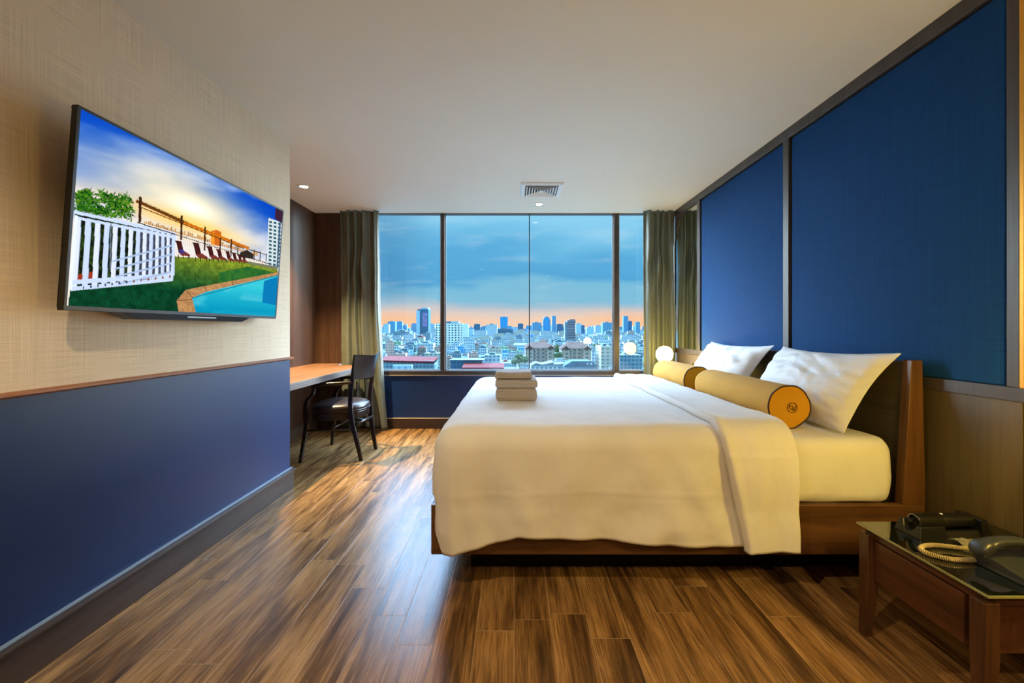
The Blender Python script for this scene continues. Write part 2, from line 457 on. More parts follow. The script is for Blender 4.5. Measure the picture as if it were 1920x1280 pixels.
# left wall: cream fabric above the rail, blue below
w = MB().box(XL - .12, XL, YR, YE, RAILZ, ZC, 0).box(XL - .12, XL, YR, YE, 0, RAILZ, 1)
struct(w.build('wall_left', [M_cream, M_bluewall], origin=(XL, 0, 0)))
struct(MB().box(XA - .12, XL - .12, YE - .12, YE, 0, ZC).build('wall_alcove_end', M_darkwood))
struct(MB().box(XA - .12, XA, YE, YB, 0, ZC).build('wall_alcove', M_darkwood))
struct(MB().box(XL - .12, XR + .12, YR - .12, YR, 0, ZC).build('wall_rear', M_rear))
# chair rail, with its rounded end past the corner
r = MB().prism([(XL, .970), (XL + .012, .972), (XL + .022, .979), (XL + .022, .986), (XL + .010, .992), (XL, .993)], YR, YE + .02, 'y')
struct(r.build('trim_1', M_rail))
# left baseboard with small cap
b_ = MB().box(XL, XL + .028, YR, YE + .005, 0, .135, 0).box(XL, XL + .04, YR, YE + .02, .135, .147, 0)
struct(b_.build('baseboard_left', M_base, bevel=.002))
bl = MB().box(XL, XL + .016, YR, YE + .01, .147, .156, 0)
struct(bl.build('trim_2', plain('highlight_bead', (128, 142, 156), rough=.3), bevel=.002))  # highlight along the baseboard top, put into the bead's pale colour
# alcove baseboard
struct(MB().box(XA, XA + .02, YE, YB, 0, .13).build('baseboard_alcove', M_base))
# wall under the window and the dark panel at its left
ZS = .645
struct(MB().box(XA - .12, XR + .12, YB, YB + .15, 0, ZS).build('wall_window', M_bluewall))
struct(MB().box(XA, -2.045, YB - .012, YB + .15, 0, ZC).build('wall_window_left', M_darkwood))
struct(MB().box(-2.045, XR, YB - .014, YB, 0, .12, 0).build('baseboard_window', M_basex, bevel=.002))
struct(MB().box(-2.045, XR, YB - .018, YB, .12, .13, 0).build('trim_3', plain('cream_bead', (196, 176, 152), rough=.4), bevel=.002))
# ---- window
win = bpy.data.objects.new('window_1', None); COL.objects.link(win); win.location = (-.1, YB, ZS); struct(win)
fr = MB().box(-2.045, XR, YB - .03, YB + .07, ZS, .700)
fr.box(-2.045, XR, YB + .0, YB + .07, ZC - .012, ZC)
fr.box(-2.045, XR, YB + .02, YB + .06, .700, .712)
fr.build('window_frame', M_alu, win, bevel=.003)
MB().box(-2.045, XR, YB - .034, YB - .03, ZS - .004, ZS + .006).build('sill_bead', plain('sill_bead', (150, 140, 128), rough=.4), win)
for x0, x1 in ((-.888, -.842), (1.205, 1.268)):
    mm = MB().box(x0, x1, YB - .01, YB + .07, .70, ZC).box(x1, x1 + .012, YB + .02, YB + .06, .70, ZC).box(x0 - .01, x0, YB + .02, YB + .06, .70, ZC)
    mm.build('mullion', M_alu, win, bevel=.002)
MB().box(.180, .190, YB + .025, YB + .045, .70, ZC).build('glazing_joint', M_blackmatt, win)
for x0, x1 in ((-2.045, -.898), (-.83, .180), (.190, 1.195), (1.28, XR)):
    MB().add([(x0, YB + .035, .705), (x1, YB + .035, .705), (x1, YB + .035, ZC), (x0, YB + .035, ZC)], [(0, 1, 2, 3)]).build('window_pane', M_glass, win)

# ---- right wall: dark frame, blue upholstered panels, wood dado, mirrors
struct(MB().box(XR, XR + .12, YR, YB, 0, ZC).build('wall_right', M_lowpanel))
XF = 1.90       # face of the frame members
def member(n, y0, y1, z0, z1, m=M_frame, x=XF):
    return struct(MB().box(x, XR, y0, y1, z0, z1).build('trim_%d' % n, m, bevel=.003))
DADO = .983
member(4, YR, YB, 2.528, ZC)                 # top rail
member(5, YR, YB, DADO - .055, DADO)         # rail above the dado
member(6, 2.955, 3.018, DADO, 2.528)         # middle stile
member(7, 1.604, 1.648, DADO, 2.528)
member(22, 1.586, 1.604, DADO, 2.528, plain('gold_trim', (222, 160, 60), rough=.35, metal=.6), 1.897)         # near stile
member(8, 4.372, 4.438, DADO, 2.528)         # far stile
for (y0, y1, lab) in ((1.648, 2.955, 'large dark blue fabric wall panel above the near half of the headboard'),
                      (3.018, 4.372, 'blue fabric wall panel above the far half of the headboard, nearest the window')):
    p = MB().box(1.914, XR, y0 + .012, y1 - .012, DADO + .0, 2.52)
    tag(p.build('upholstered_panel', M_bluepanel, bevel=.006), lab, 'wall panel', 'blue upholstered panels on the right wall')
# dado: flat boards with joints
for i, (y0, y1) in enumerate(((YR, .30), (.305, 1.60), (1.605, 2.985), (2.99, 4.40), (4.405, YB))):
    struct(MB().box(1.912, XR, y0, y1, .11, DADO - .055).build('trim_%d' % (9 + i), M_lowpanel, bevel=.0015))
struct(MB().box(1.896, XR, YR, YB, 0, .11).build('baseboard_right', M_base, bevel=.002))
def rr_corner(y0, y1, z0, z1, r, far):
    pts = []
    if far:   # rounded at the y1 side
        pts = [(y0, z0), (y1, z0)]
        for k in range(13):
            a = (k / 12) * PI / 2; pts.append((y1 - r[0] + r[0] * math.cos(a), z1 - r[1] + r[1] * math.sin(a)))
        pts.append((y0, z1))
    else:
        pts = [(y1, z1)]
        for k in range(13):
            a = PI / 2 + (k / 12) * PI / 2; pts.append((y0 + r[0] + r[0] * math.cos(a), z1 - r[1] + r[1] * math.sin(a)))
        pts += [(y0, z0), (y1, z0)]
    return pts
def mirror(y0, y1, far, lab, n):
    z0, z1 = DADO, 2.528
    inner = rr_corner(y0, y1, z0 + .0, 2.515, (.36, .36), far)
    g = MB().prism(inner, 1.914, 1.918, 'x')
    root = thing('wall_mirror', lab, 'mirror', (1.916, (y0 + y1) / 2, z0), 'tall mirrors with a rounded upper corner')
    g.build('mirror_glass', M_mirror, root)
    e = MB().tube([(1.912, p[0], p[1]) for p in inner[(1 if far else 0):(15 if far else 14)]], .004, 6)
    e.build('mirror_edge', M_blackmatt, root)
    # surround board filling up to the corner: the frame face with the rounded cut
    ye = YB if far else y0 - .2
    if far:
        outer = [(ye, z0)] + [(ye, z1)] + [(y0, z1)]
        arc = inner[1:]
        poly = [(YB, z0), (YB, z1), (y0, z1), (y0, 2.515)] + [q for q in reversed(inner[2:15])] + [(y1, z0)]
    else:
        poly = [(y1, 2.515), (y1, z1), (YR, z1), (YR, z0), (y0, z0)] + [q for q in reversed(inner[1:14])]
    struct(MB().prism(poly, 1.903, XR, 'x').build('trim_%d' % n, M_frame))
mirror(4.438, 5.06, True, 'tall dark-framed mirror with rounded top corner beside the right curtain', 20)
mirror(.62, 1.585, False, 'tall mirror with rounded top corner at the right edge of the picture, above the nightstand', 21)

# ================================================================== CEILING FITTINGS
def downlight(x, y, lab, power, ang=125, blend=.55, col=(1.0, .86, .68)):
    root = thing('ceiling_downlight', lab, 'ceiling light', (x, y, ZC), 'square recessed ceiling downlights')
    MB().add([], []) 
    a, c = .058, .044
    fr = MB()
    fr.box(x - a, x + a, y - a, y - c, ZC - .004, ZC).box(x - a, x + a, y + c, y + a, ZC - .004, ZC)
    fr.box(x - a, x - c, y - c, y + c, ZC - .004, ZC).box(x + c, x + a, y - c, y + c, ZC - .004, ZC)
    fr.build('trim_ring', M_white, root, bevel=.001)
    MB().lathe([(.0, ZC - .0012), (.040, ZC - .0012)], (x, y, 0)).build('lamp_face', M_bulb, root)
    k = MB().box(x - c, x + c, y - c, y + c, ZC - .0008, ZC - .0002); k.build('recess', M_blackmatt, root)
    ld = bpy.data.lights.new('downlight_beam', 'SPOT'); ld.energy = power; ld.color = col
    ld.spot_size = math.radians(ang); ld.spot_blend = blend; ld.shadow_soft_size = .015
    lo = bpy.data.objects.new('downlight_beam', ld); COL.objects.link(lo); lo.parent = root; lo.location = (0, 0, -.012)
    return root
downlight(-2.065, 4.19, 'small square lit downlight in the ceiling over the desk', SPOT_W * 5.5, 84, .75, (1.0, .72, .36))
downlight(.28, 4.786, 'small square lit downlight in the ceiling between the air vent and the window', SPOT_W * .35)
downlight(-.75, .35, 'added square downlight in the ceiling out of view, on the television side', SPOT_W * .9, 125, .55, (1.0, .76, .44))  # unseen lamp, added to brighten the room and its ceiling
downlight(.9, -.9, 'added square downlight in the ceiling out of view behind the camera, on the bedside side', SPOT_W * .8, 125, .55, (1.0, .74, .40))  # unseen lamp, added for warm fill on ceiling and bed side

vx0, vx1, vy0, vy1 = .062, .480, 4.07, 4.50
vr = thing('air_vent', 'square white ceiling air diffuser with nested louvres', 'air vent', ((vx0 + vx1) / 2, (vy0 + vy1) / 2, ZC))
def ring(mb, i0, i1, z0, z1, t=.002):
    # slanted square ring from inset i0 at z0 to inset i1 at z1
    a = [(vx0 + i0, vy0 + i0), (vx1 - i0, vy0 + i0), (vx1 - i0, vy1 - i0), (vx0 + i0, vy1 - i0)]
    c = [(vx0 + i1, vy0 + i1), (vx1 - i1, vy0 + i1), (vx1 - i1, vy1 - i1), (vx0 + i1, vy1 - i1)]
    for k in range(4):
        p, q, r_, s_ = a[k], a[(k + 1) % 4], c[(k + 1) % 4], c[k]
        mb.hexa([(p[0], p[1], z0 - t), (q[0], q[1], z0 - t), (r_[0], r_[1], z1 - t), (s_[0], s_[1], z1 - t)],
                [(p[0], p[1], z0), (q[0], q[1], z0), (r_[0], r_[1], z1), (s_[0], s_[1], z1)])
f_ = MB(); ring(f_, 0, .012, ZC - .002, ZC - .016); ring(f_, .012, .048, ZC - .016, ZC - .012); f_.build('vent_flange', M_white, vr)
MB().box(vx0 + .03, vx1 - .03, vy0 + .03, vy1 - .03, ZC - .003, ZC - .001).build('vent_backing', plain('vent_dark', (50, 52, 52), rough=.8), vr)
for k in range(5):
    s_ = MB(); i0 = .058 + k * .027; ring(s_, i0, i0 + .014, ZC - .020, ZC - .005)
    s_.build('louvre', M_white, vr)
MB().box(vx0 + .19, vx1 - .19, vy0 + .19, vy1 - .19, ZC - .02, ZC - .016).build('vent_centre', M_white, vr)

# ================================================================== WALL LAMPS
def wall_lamp(y, lab):
    root = thing('globe_lamp', lab, 'lamp', (1.593, y, .935), 'glowing globe lamps on the dado')
    R_ = .087
    prof = [(R_ * math.sin(PI * k / 24), .935 - R_ * math.cos(PI * k / 24)) for k in range(25)]
    MB().lathe(prof, (1.593, y, 0), seg=40).build('lamp_globe', M_globe, root, smooth=True)
    MB().tube([(1.593, y, .845), (1.593, y, .82), (1.60, y, .79), (1.64, y, .77), (1.72, y, .77), (1.80, y, .80), (1.905, y, .80)], .008, 12).build('lamp_arm', M_brass, root, smooth=True)
    MB().lathe([(.0, 1.905), (.045, 1.905), (.045, 1.912), (0, 1.912)], (0, y, .80), axis='x').build('wall_plate', M_brass, root)
    MB().lathe([(.0, .838), (.022, .838), (.026, .856), (0.02, .862)], (1.593, y, 0), seg=24).build('lamp_cup', M_brass, root)
wall_lamp(4.52, 'round glowing globe lamp beside the right curtain, beyond the bed')
wall_lamp(1.13, 'round glowing globe lamp over the nightstand, just outside the picture')
hk = MB()
hk.tube([(1.91, 4.30, .885), (1.875, 4.30, .885), (1.865, 4.30, .90), (1.868, 4.30, .925)], [.006, .006, .007, .010], 10)
tag(hk.build('brass_hook', M_brass, smooth=True), 'small curved brass hook on the wall beside the far globe lamp', 'hook')

# ================================================================== BED
bed = thing('bed', 'wide dark brown wooden bed with slanted headboard, against the blue wall', 'bed', (.75, 2.99, 0))
Y0, Y1 = 1.962, 4.02
XFt = -.382
MB().box(XFt, 1.89, Y0, Y0 + .035, .167, .395).build('side_rail', M_bedwood, bed, bevel=.003)
MB().box(XFt, 1.89, Y1 - .035, Y1, .167, .395).build('side_rail', M_bedwood, bed, bevel=.003)
MB().box(XFt, XFt + .035, Y0 + .035, Y1 - .035, .167, .395).build('foot_rail', M_bedwoodz, bed, bevel=.003)
MB().box(XFt + .035, 1.79, Y0 + .035, Y1 - .035, .30, .36).build('platform', M_bedwood, bed)
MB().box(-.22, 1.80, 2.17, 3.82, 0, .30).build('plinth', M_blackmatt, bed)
# headboard: leaning board between two end boards
hb = MB()
hb.prism([(1.800, .36), (1.835, 1.052), (1.868, 1.052), (1.868, .36)], Y0 + .045, Y1 - .045, 'y')
hb.build('headboard', M_headdark, bed, bevel=.003)
for ya, yb in ((Y0 - .0, Y0 + .045), (Y1 - .045, Y1)):
    MB().prism([(1.789, .395), (1.828, 1.060), (1.878, 1.060), (1.892, .395)], ya, yb, 'y').build('end_board', M_bedwoodz, bed, bevel=.002)

# ---- mattress in a fitted sheet
def fbm(x, y, z, o=4): return noise.fractal(Vector((x, y, z)), 1.0, 2.0, o)
def mattress():
    mb = MB()
    x0, x1, y0, y1, z0, z1, R_ = -.335, 1.772, 1.972, 4.005, .385, .695, .062
    nx, nz = 120, 60
    rows = []
    # profile in y-z, rounded superellipse
    prof = []
    def corner(cy, cz, a0, a1, n=8):
        for k in range(n + 1):
            a = a0 + (a1 - a0) * k / n; prof.append((cy + R_ * math.cos(a), cz + R_ * math.sin(a)))
    corner(y0 + R_, z0 + R_, PI * 1.5, PI)
    for k in range(1, 8): prof.append((y0, z0 + R_ + (z1 - z0 - 2 * R_) * k / 8))
    corner(y0 + R_, z1 - R_, PI, PI / 2)
    for k in range(1, 30): prof.append((y0 + R_ + (y1 - y0 - 2 * R_) * k / 30, z1))
    corner(y1 - R_, z1 - R_, PI / 2, 0)
    for k in range(1, 8): prof.append((y1, z1 - R_ - (z1 - z0 - 2 * R_) * k / 8))
    corner(y1 - R_, z0 + R_, 0, -PI / 2)
    cy, cz = (y0 + y1) / 2, (z0 + z1) / 2
    for i in range(nx + 1):
        t = i / nx; x = x0 + (x1 - x0) * t
        d = min(x - x0, x1 - x); k = 1.0
        ins = 0 if d >= R_ else R_ - math.sqrt(max(0, R_ * R_ - (R_ - d) ** 2))
        row = []
        for (y, z) in prof:
            yy = cy + (y - cy) * (1 - ins / (cy - y0)); zz = cz + (z - cz) * (1 - ins / (z1 - cz))
            near = max(0, (x - 1.25) / .52)
            wv = .006 * fbm(x * 5, y * 3, z * 7) + .007 * near * abs(noise.noise(Vector((x * 14 + z * 10, y * 2, z * 9 - x * 8))))
            # pulled corner folds
            sy = -1 if y < cy else 1
            side = abs(y - cy) > (cy - y0) - .02
            if side: yy += sy * wv
            else: zz += wv * .6
            if side and z < z0 + .05: zz += .008 * noise.noise(Vector((x * 9, 0, 3)))
            row.append((x, yy, zz))
        rows.append(row)
    mb.grid(rows, closeu=False)
    n = len(prof)
    mb.add(rows[0], [tuple(range(n))]); mb.add(rows[-1], [tuple(range(n - 1, -1, -1))])
    return mb
tag(mattress().build('mattress', M_sheet, smooth=True, autos=60), 'thick mattress in a white fitted sheet on the wooden bed', 'mattress')

# ---- duvet
def interp(x, pts):
    if x <= pts[0][0]: return pts[0][1]
    for (a, va), (b2, vb) in zip(pts, pts[1:]):
        if x <= b2:
            t = (x - a) / (b2 - a); t = t * t * (3 - 2 * t)
            return va + (vb - va) * t
    return pts[-1][1]
def lint(x, pts):
    return float(np.interp(x, [p[0] for p in pts], [p[1] for p in pts]))
HEM = [(-.36, .178), (-.30, .182), (-.1, .232), (.015, .272), (.18, .266), (.57, .236), (.97, .222), (1.3, .215)]
ZT, R_ = .752, .105
XE, XH = -.262, 1.262
YN, YF = 2.035, 3.93
def dpos(bx, by, dx, dy, s, tpar):
    """point a distance s down the cloth from the shoulder start (bx,by) going outwards (dx,dy)"""
    q = R_ * PI / 2
    if s <= q: o = R_ * math.sin(s / R_); dn = R_ * (1 - math.cos(s / R_))
    else:
        e = s - q; o = R_ + .004 * math.sin(min(1, e / .25) * PI); dn = R_ + e
    k = max(0, min(1, (s - .08) / .45))
    rip = (.013 * math.sin(tpar * 11.0) + .008 * math.sin(tpar * 23.0 + 1.3) + .012 * fbm(bx * 2.5 + dx, tpar * 2.0, s * 2)) * k
    o += rip + .004
    x, y = bx + dx * o, by + dy * o
    z = ZT - dn + .006 * fbm(x * 2.2, y * 2.2, 1.0)
    wr = .004 * fbm(x * 6 + 3, y * 6, z * 6, 5)
    # long slanting creases near the head on the hanging side
    cr = .007 * k * math.exp(-((bx - .55) / .30) ** 2) * math.sin((tpar * 20 + s * 14))
    if dy < -.5:
        # soft slanting folds hanging from the near edge
        for (fx, sl, w_, a_) in ((-.24, .25, .05, .016), (-.05, .55, .06, .011), (.42, .12, .07, .008), (.62, .45, .06, .012), (.78, .55, .05, .013)):
            cr += a_ * k * math.exp(-((bx - fx - sl * (s - .25)) / w_) ** 2)
    sm_ = .005 * math.exp(-((x - .185 - .01 * math.sin(s * 9)) / .007) ** 2) * k if dy < -.5 else 0
    sm_ += .004 * math.exp(-((z - .46 - .01 * math.sin(x * 4)) / .006) ** 2) * k
    return (x + dx * (wr + cr + sm_), y + dy * (wr + cr + sm_), z)
def duvet():
    mb = MB(); NX, NY, NC, NS = 110, 90, 18, 46
    def topz(x, y):
        z = ZT + .006 * fbm(x * 2.2, y * 2.2, 1.0) + .003 * fbm(x * 8, y * 5, 4.0, 5)
        return z
    top = [[(XE + (XH - XE) * i / NX, YN + (YF - YN) * j / NY, 0) for j in range(NY + 1)] for i in range(NX + 1)]
    top = [[(p[0], p[1], topz(p[0], p[1])) for p in r] for r in top]
    mb.grid(top, flip=True)
    per = []     # (bx,by,dx,dy,length,tpar)
    def hemlen(z): return R_ * PI / 2 + (ZT - R_ - z)
    FOOTZ = .392
    for i in range(NX, -1, -1):
        x = XE + (XH - XE) * i / NX
        per.append((x, YN, 0, -1, hemlen(lint(x, HEM)), x))
    for k in range(1, NC):
        a = k / NC * PI / 2; xx = XE - R_ * math.sin(a)
        z = interp(a, [(0, .184), (.55, .182), (1.0, .30), (PI / 2, FOOTZ)])
        per.append((XE, YN, -math.sin(a), -math.cos(a), hemlen(z), XE - a * .25))
    for j in range(NY + 1):
        y = YN + (YF - YN) * j / NY
        per.append((XE, y, -1, 0, hemlen(FOOTZ), XE - .4 - (y - YN)))
    for k in range(1, NC):
        a = k / NC * PI / 2
        per.append((XE, YF, -math.cos(a), math.sin(a), hemlen(FOOTZ - .15 * math.sin(a)), -5 - a * .25))
    for i in range(NX + 1):
        x = XE + (XH - XE) * i / NX
        per.append((x, YF, 0, 1, hemlen(.24), 8 + x))
    rows = []
    for (bx, by, dx, dy, L, tp) in per:
        row = []
        for k in range(NS + 1):
            s = L * k / NS
            p = list(dpos(bx, by, dx, dy, s, tp)) if k else [bx, by, topz(bx, by)]
            if dx < -.9 or (dx < 0 and by == YN):    # keep the foot inside the rail at the bottom
                w_ = abs(dx); lim = XFt + .0 if p[2] > .44 else XFt + .04
                if w_ > .8: p[0] = max(p[0], lim - (0 if p[2] <= .44 else .0))
            row.append(tuple(p))
        rows.append(row)
    mb.grid(rows)
    return mb
dv = duvet().build('duvet', M_duvet, smooth=True, solid=.012)
tag(dv, 'big white duvet spread over the bed and hanging down its near side', 'duvet')
# folded back part of the duvet
def band():
    mb = MB(); rows = []
    path = []
    NS = 60
    Ln = R_ * PI / 2 + (ZT - R_ - .212); Lf = Ln - .05
    for k in range(NS, 0, -1): path.append(('n', Ln * k / NS))
    for k in range(0, 101): path.append(('t', YN + (YF - YN) * k / 100))
    for k in range(1, NS + 1): path.append(('f', Lf * k / NS))
    TH = .014; NXs = 34
    for kind, s in path:
        drop = s if kind in 'nf' else 0
        xl = .925 + .10 * min(1, max(0, drop - .08) / .5) + .012 * noise.noise(Vector((s * 3, 2 if kind == 'n' else 5, 0)))
        xr = 1.262 + .012 * min(1, drop / .5) + .006 * noise.noise(Vector((s * 4, 7, 1)))
        if kind == 't': xr -= .02 * math.sin((s - YN) / (YF - YN) * PI) * 0
        sec = []
        # closed flat oval section: outer side left to right then inner side back
        for i in range(NXs + 1):
            u = i / NXs; th = .030 + .012 * math.exp(-((u - .06) / .07) ** 2) + .007 * math.sin(u * PI) + .006 * fbm(u * 3, s * 4, 3)
            e = min(1, min(u, 1 - u) / .04); th = .012 + (th - .012) * math.sqrt(max(0, 1 - (1 - e) ** 2))
            sec.append((xl + (xr - xl) * u, th))
        sec += [(xl + (xr - xl) * (1 - i / 8), .010) for i in range(1, 8)]
        row = []
        for (x, off) in sec:
            if kind == 't': p = (x, s, ZT + off + .005 * fbm(x * 2.2, s * 2.2, 1.0))
            else:
                sg = -1 if kind == 'n' else 1
                by = YN if kind == 'n' else YF
                q = R_ * PI / 2; off2 = off + .008 * math.sin(x * 30 + 1) * min(1, s / .4)
                Rq = R_ + off2
                if s <= q:
                    a = s / R_; p = (x, by + sg * Rq * math.sin(a), ZT - R_ + Rq * math.cos(a))
                else:
                    e = s - q
                    p = (x, by + sg * (Rq + .010 * math.sin(min(1, e / .25) * PI) + .006), ZT - R_ - e)
            row.append(p)
        rows.append(row)
    n = len(rows[0])
    # sections are closed loops: grid over transpose with closeu
    cols = [[rows[i][j] for i in range(len(rows))] for j in range(n)]
    mb.grid(cols, closeu=True)
    mb.add(rows[0], [tuple(range(n))]); mb.add(rows[-1], [tuple(range(n))])
    return mb
bo = band().build('turned_back_edge', M_duvet, dv, smooth=True)

# ---- towels
def towel(cx, y0, z0, w_, d_, h, seed, lab):
    mb = MB(); rows = []; NX = 40
    layers = max(2, round(h / .022))
    for j in range(31):
        t = j / 30; y = y0 + d_ * t
        row = []
        for k in range(NX * 2):
            # closed section with rounded fold at both ends
            if k < NX: u = k / (NX - 1); zz = h; x = -w_ / 2 + w_ * u
            else: u = 1 - (k - NX) / (NX - 1); zz = 0; x = -w_ / 2 + w_ * u
            e = min(u, 1 - u) * w_; rad = h * .5
            f = 1 if e > rad * .5 else math.sqrt(max(0, 1 - (1 - e / (rad * .5)) ** 2))
            z = h / 2 + (zz - h / 2) * (0.42 + .58 * f) if zz else h / 2 - h / 2 * (.6 + .4 * f)
            z += (.004 * noise.noise(Vector((x * 18, y * 10, seed))) if zz else 0)
            ee = min(t, 1 - t) * d_; g = 1 if ee > .012 else math.sqrt(max(0, 1 - (1 - ee / .012) ** 2))
            z = h / 2 + (z - h / 2) * (.72 + .28 * g)
            row.append((cx + x + .003 * noise.noise(Vector((y * 9, seed, zz * 20))), y + .004 * noise.noise(Vector((x * 12, seed + zz * 50, 3))), z0 + z))
        rows.append(row)
    cols = [[rows[i][j] for i in range(31)] for j in range(NX * 2)]
    mb.grid(cols, closeu=True); mb.add(rows[0], [tuple(range(NX * 2))]); mb.add(rows[-1], [tuple(range(NX * 2))])
    o = tag(mb.build('folded_towel', M_towel, smooth=True, autos=50), lab, 'towel', 'folded towels stacked on the bed')
    # visible fold lines at the front as thin separate layer lips
    lip = MB()
    for q in range(1, layers):
        z = z0 + h * q / layers
        lip.tube([(cx - w_ / 2 * .93 + w_ * .93 * i / 16, y0 + .001 + .003 * noise.noise(Vector((i * .7, seed, q))), z + .002 * noise.noise(Vector((i * .5, seed, q + 5)))) for i in range(17)], .0035, 6)
    lip.build('fold_edge', M_towel, o, smooth=True)
    return o
towel(.014, 2.64, .758, .256, .30, .080, 1.0, 'thick folded off-white towel at the bottom of the stack on the bed')
towel(.014, 2.63, .840, .262, .29, .050, 2.0, 'middle folded off-white towel of the stack on the bed')
towel(-.005, 2.66, .892, .232, .24, .042, 3.0, 'top folded off-white towel, smallest of the stack on the bed')

# ---- bolsters
def bolster(y0, y1, cx, cz, R0, lab, logo):
    root = thing('bolster_cushion', lab, 'cushion', (cx, (y0 + y1) / 2, cz - R0), 'mustard bolsters in front of the pillows')
    prof = []; n = 40
    rows = []
    def rad(a, y):
        f = 1 + .018 * math.cos(5 * a + 1.1) * (1 if y < y0 + .12 else .3)
        return R0 * f
    for i in range(n + 1):
        t = i / n; y = y0 + (y1 - y0) * t
        e = (y1 - y)
        k = 1 if e > .06 else math.sqrt(max(0, 1 - (1 - e / .06) ** 2)) * .35 + .65
        if y - y0 < .01: k *= .985
        row = []
        for q in range(48):
            a = 2 * PI * q / 48; r = rad(a, y) * k + .003 * fbm(math.cos(a) * 2, y * 7, math.sin(a) * 2)
            row.append((cx + r * math.cos(a), y, cz + r * math.sin(a)))
        rows.append(row)
    cols = [[rows[i][q] for i in range(n + 1)] for q in range(48)]
    mb = MB().grid(cols, closeu=True)
    cap = rows[-1]; rings = [cap] + [[(cx + (p[0] - cx) * s_, y1 + .02 * (1 - s_ * s_), cz + (p[2] - cz) * s_) for p in cap] for s_ in (.7, .4, .1)]
    cc = [[rings[i][q] for i in range(4)] for q in range(48)]; mb.grid(cc, closeu=True)
    mb.build('bolster_cover', M_mustard, root, smooth=True)
    c0 = rows[0]
    rings = [[(cx + (p[0] - cx) * s_, y0 - .013 * (1 - s_ ** 3), cz + (p[2] - cz) * s_) for p in c0] for s_ in (1, .85, .65, .45, .25, .05)]
    cc = [[rings[i][q] for i in range(6)] for q in range(48)]
    ms = MB().grid(cc, closeu=True); ms.add(rings[-1], [tuple(range(48))])
    ms.build('end_panel', M_mustardend, root, smooth=True)
    MB().tube([c0[q % 48] for q in range(49)], .0042, 8, caps=False).build('piping', M_piping, root, smooth=True)
    if logo:
        L = MB(); yl = y0 - .0155; ox, oz = cx + .006, cz - .002; S = .0245
        def arc(cx_, cz_, r, a0, a1, n_=24): return [(ox + cx_ * S + r * S * math.cos(math.radians(a0 + (a1 - a0) * i / n_)), yl, oz + cz_ * S + r * S * math.sin(math.radians(a0 + (a1 - a0) * i / n_))) for i in range(n_ + 1)]
        L.tube(arc(0, 0, 1, 0, 360, 40), .0016, 6, caps=False)
        L.tube(arc(-.20, .05, .37, 0, 360, 24), .0016, 6, caps=False)
        L.tube([(ox + a * S, yl, oz + c * S) for a, c in ((-.72, .66), (-.58, .42), (-.48, .30))], .0016, 6)
        L.tube([(ox + a * S, yl, oz + c * S) for a, c in ((.06, -.22), (.12, -.42), (.20, -.62), (.34, -.64), (.46, -.42), (.56, -.05), (.66, .18), (.84, .26))], .0016, 6)
        L.build('round_monogram', M_piping, root, smooth=True)
bolster(2.175, 3.10, 1.402, .808, .109, 'near mustard bolster cushion with a round monogram on its piped end', True)
bolster(3.255, 4.02, 1.402, .808, .109, 'far mustard bolster cushion, half hidden behind the near one', False)

# ---- pillows
def pillow(y0, y1, seed, lab):
    root_pts = []
    nu, nv = 60, 44
    Wd = y1 - y0
    # bottom edge on the mattress at x=1.50, top edge over the headboard
    B0 = Vector((1.575, 0, .705)); T0 = Vector((1.815, 0, 1.088))
    ax = (T0 - B0); L = ax.length; ax.normalize(); nrm = Vector((-ax.z, 0, ax.x))
    if nrm.x > 0: nrm = -nrm
    front, back = [], []
    for i in range(nu + 1):
        rf, rb = [], []
        for j in range(nv + 1):
            u = i / nu * 2 - 1; v = j / nv * 2 - 1
            # pillowcase outline: corners stick out, sides drawn in
            sy = 1 - .045 * (1 - v * v); sv = 1 - .05 * (1 - u * u)
            fl = .055
            t = max(0, 1 - abs(u) ** 2.6) ** .62 * max(0, 1 - abs(v) ** 2.6) ** .62
            if abs(u) > .93: t *= max(0, (1 - abs(u)) / .07) ** .7
            th = .098 * t
            wr = .014 * fbm(u * 2.2 + seed, v * 2.0, 1.5) + .018 * abs(noise.noise(Vector((u * 1.5 + v * 1.8 + seed, v * 2.6 - u * 2.4, seed)))) + .005 * math.sin(5 * (u * .6 - v) + 3 * noise.noise(Vector((u, v, seed)))) * (1 - abs(u))
            p = B0 + ax * (L * (v * sv + 1) / 2)
            y = (y0 + y1) / 2 + Wd / 2 * u * sy
            # near top corner flops outward to the viewer a little
            flop = max(0, -u) ** 3 * max(0, v) ** 2
            y -= .045 * flop; dz = .005 * flop - .035 * (1 - flop) * max(0, v) ** 2 * (1 - max(0, -u)) * 0
            pf = p + nrm * (th * 1.12 + wr * (t * 1.1 + .25)); pb = p - nrm * (th * .45 - wr * .2 * t) 
            pb = p - nrm * (th * .42 + .004)
            sag = -.02 * math.sin((u + 1) * PI * .5) * max(0, v)
            rf.append((pf.x, y, pf.z + dz + sag)); rb.append((pb.x, y, pb.z + dz + sag))
        front.append(rf); back.append(rb)
    mb = MB().grid(front).grid(back, flip=True)
    # close the rim
    def rim(a, c):
        mb.grid([a, c])
    rim(front[0], back[0]); rim(front[-1], back[-1])
    rim([r[0] for r in front], [r[0] for r in back]); rim([r[-1] for r in front], [r[-1] for r in back])
    o = mb.build('pillow', M_pillow, smooth=True)
    md = o.modifiers.new('sub', 'SUBSURF'); md.levels = 1; md.render_levels = 1
    return tag(o, lab, 'pillow', 'striped white pillows against the headboard')
pillow(2.04, 2.88, 1.0, 'near white satin-striped pillow leaning on the headboard')
pillow(3.02, 3.92, 7.0, 'far white satin-striped pillow leaning on the headboard by the window')
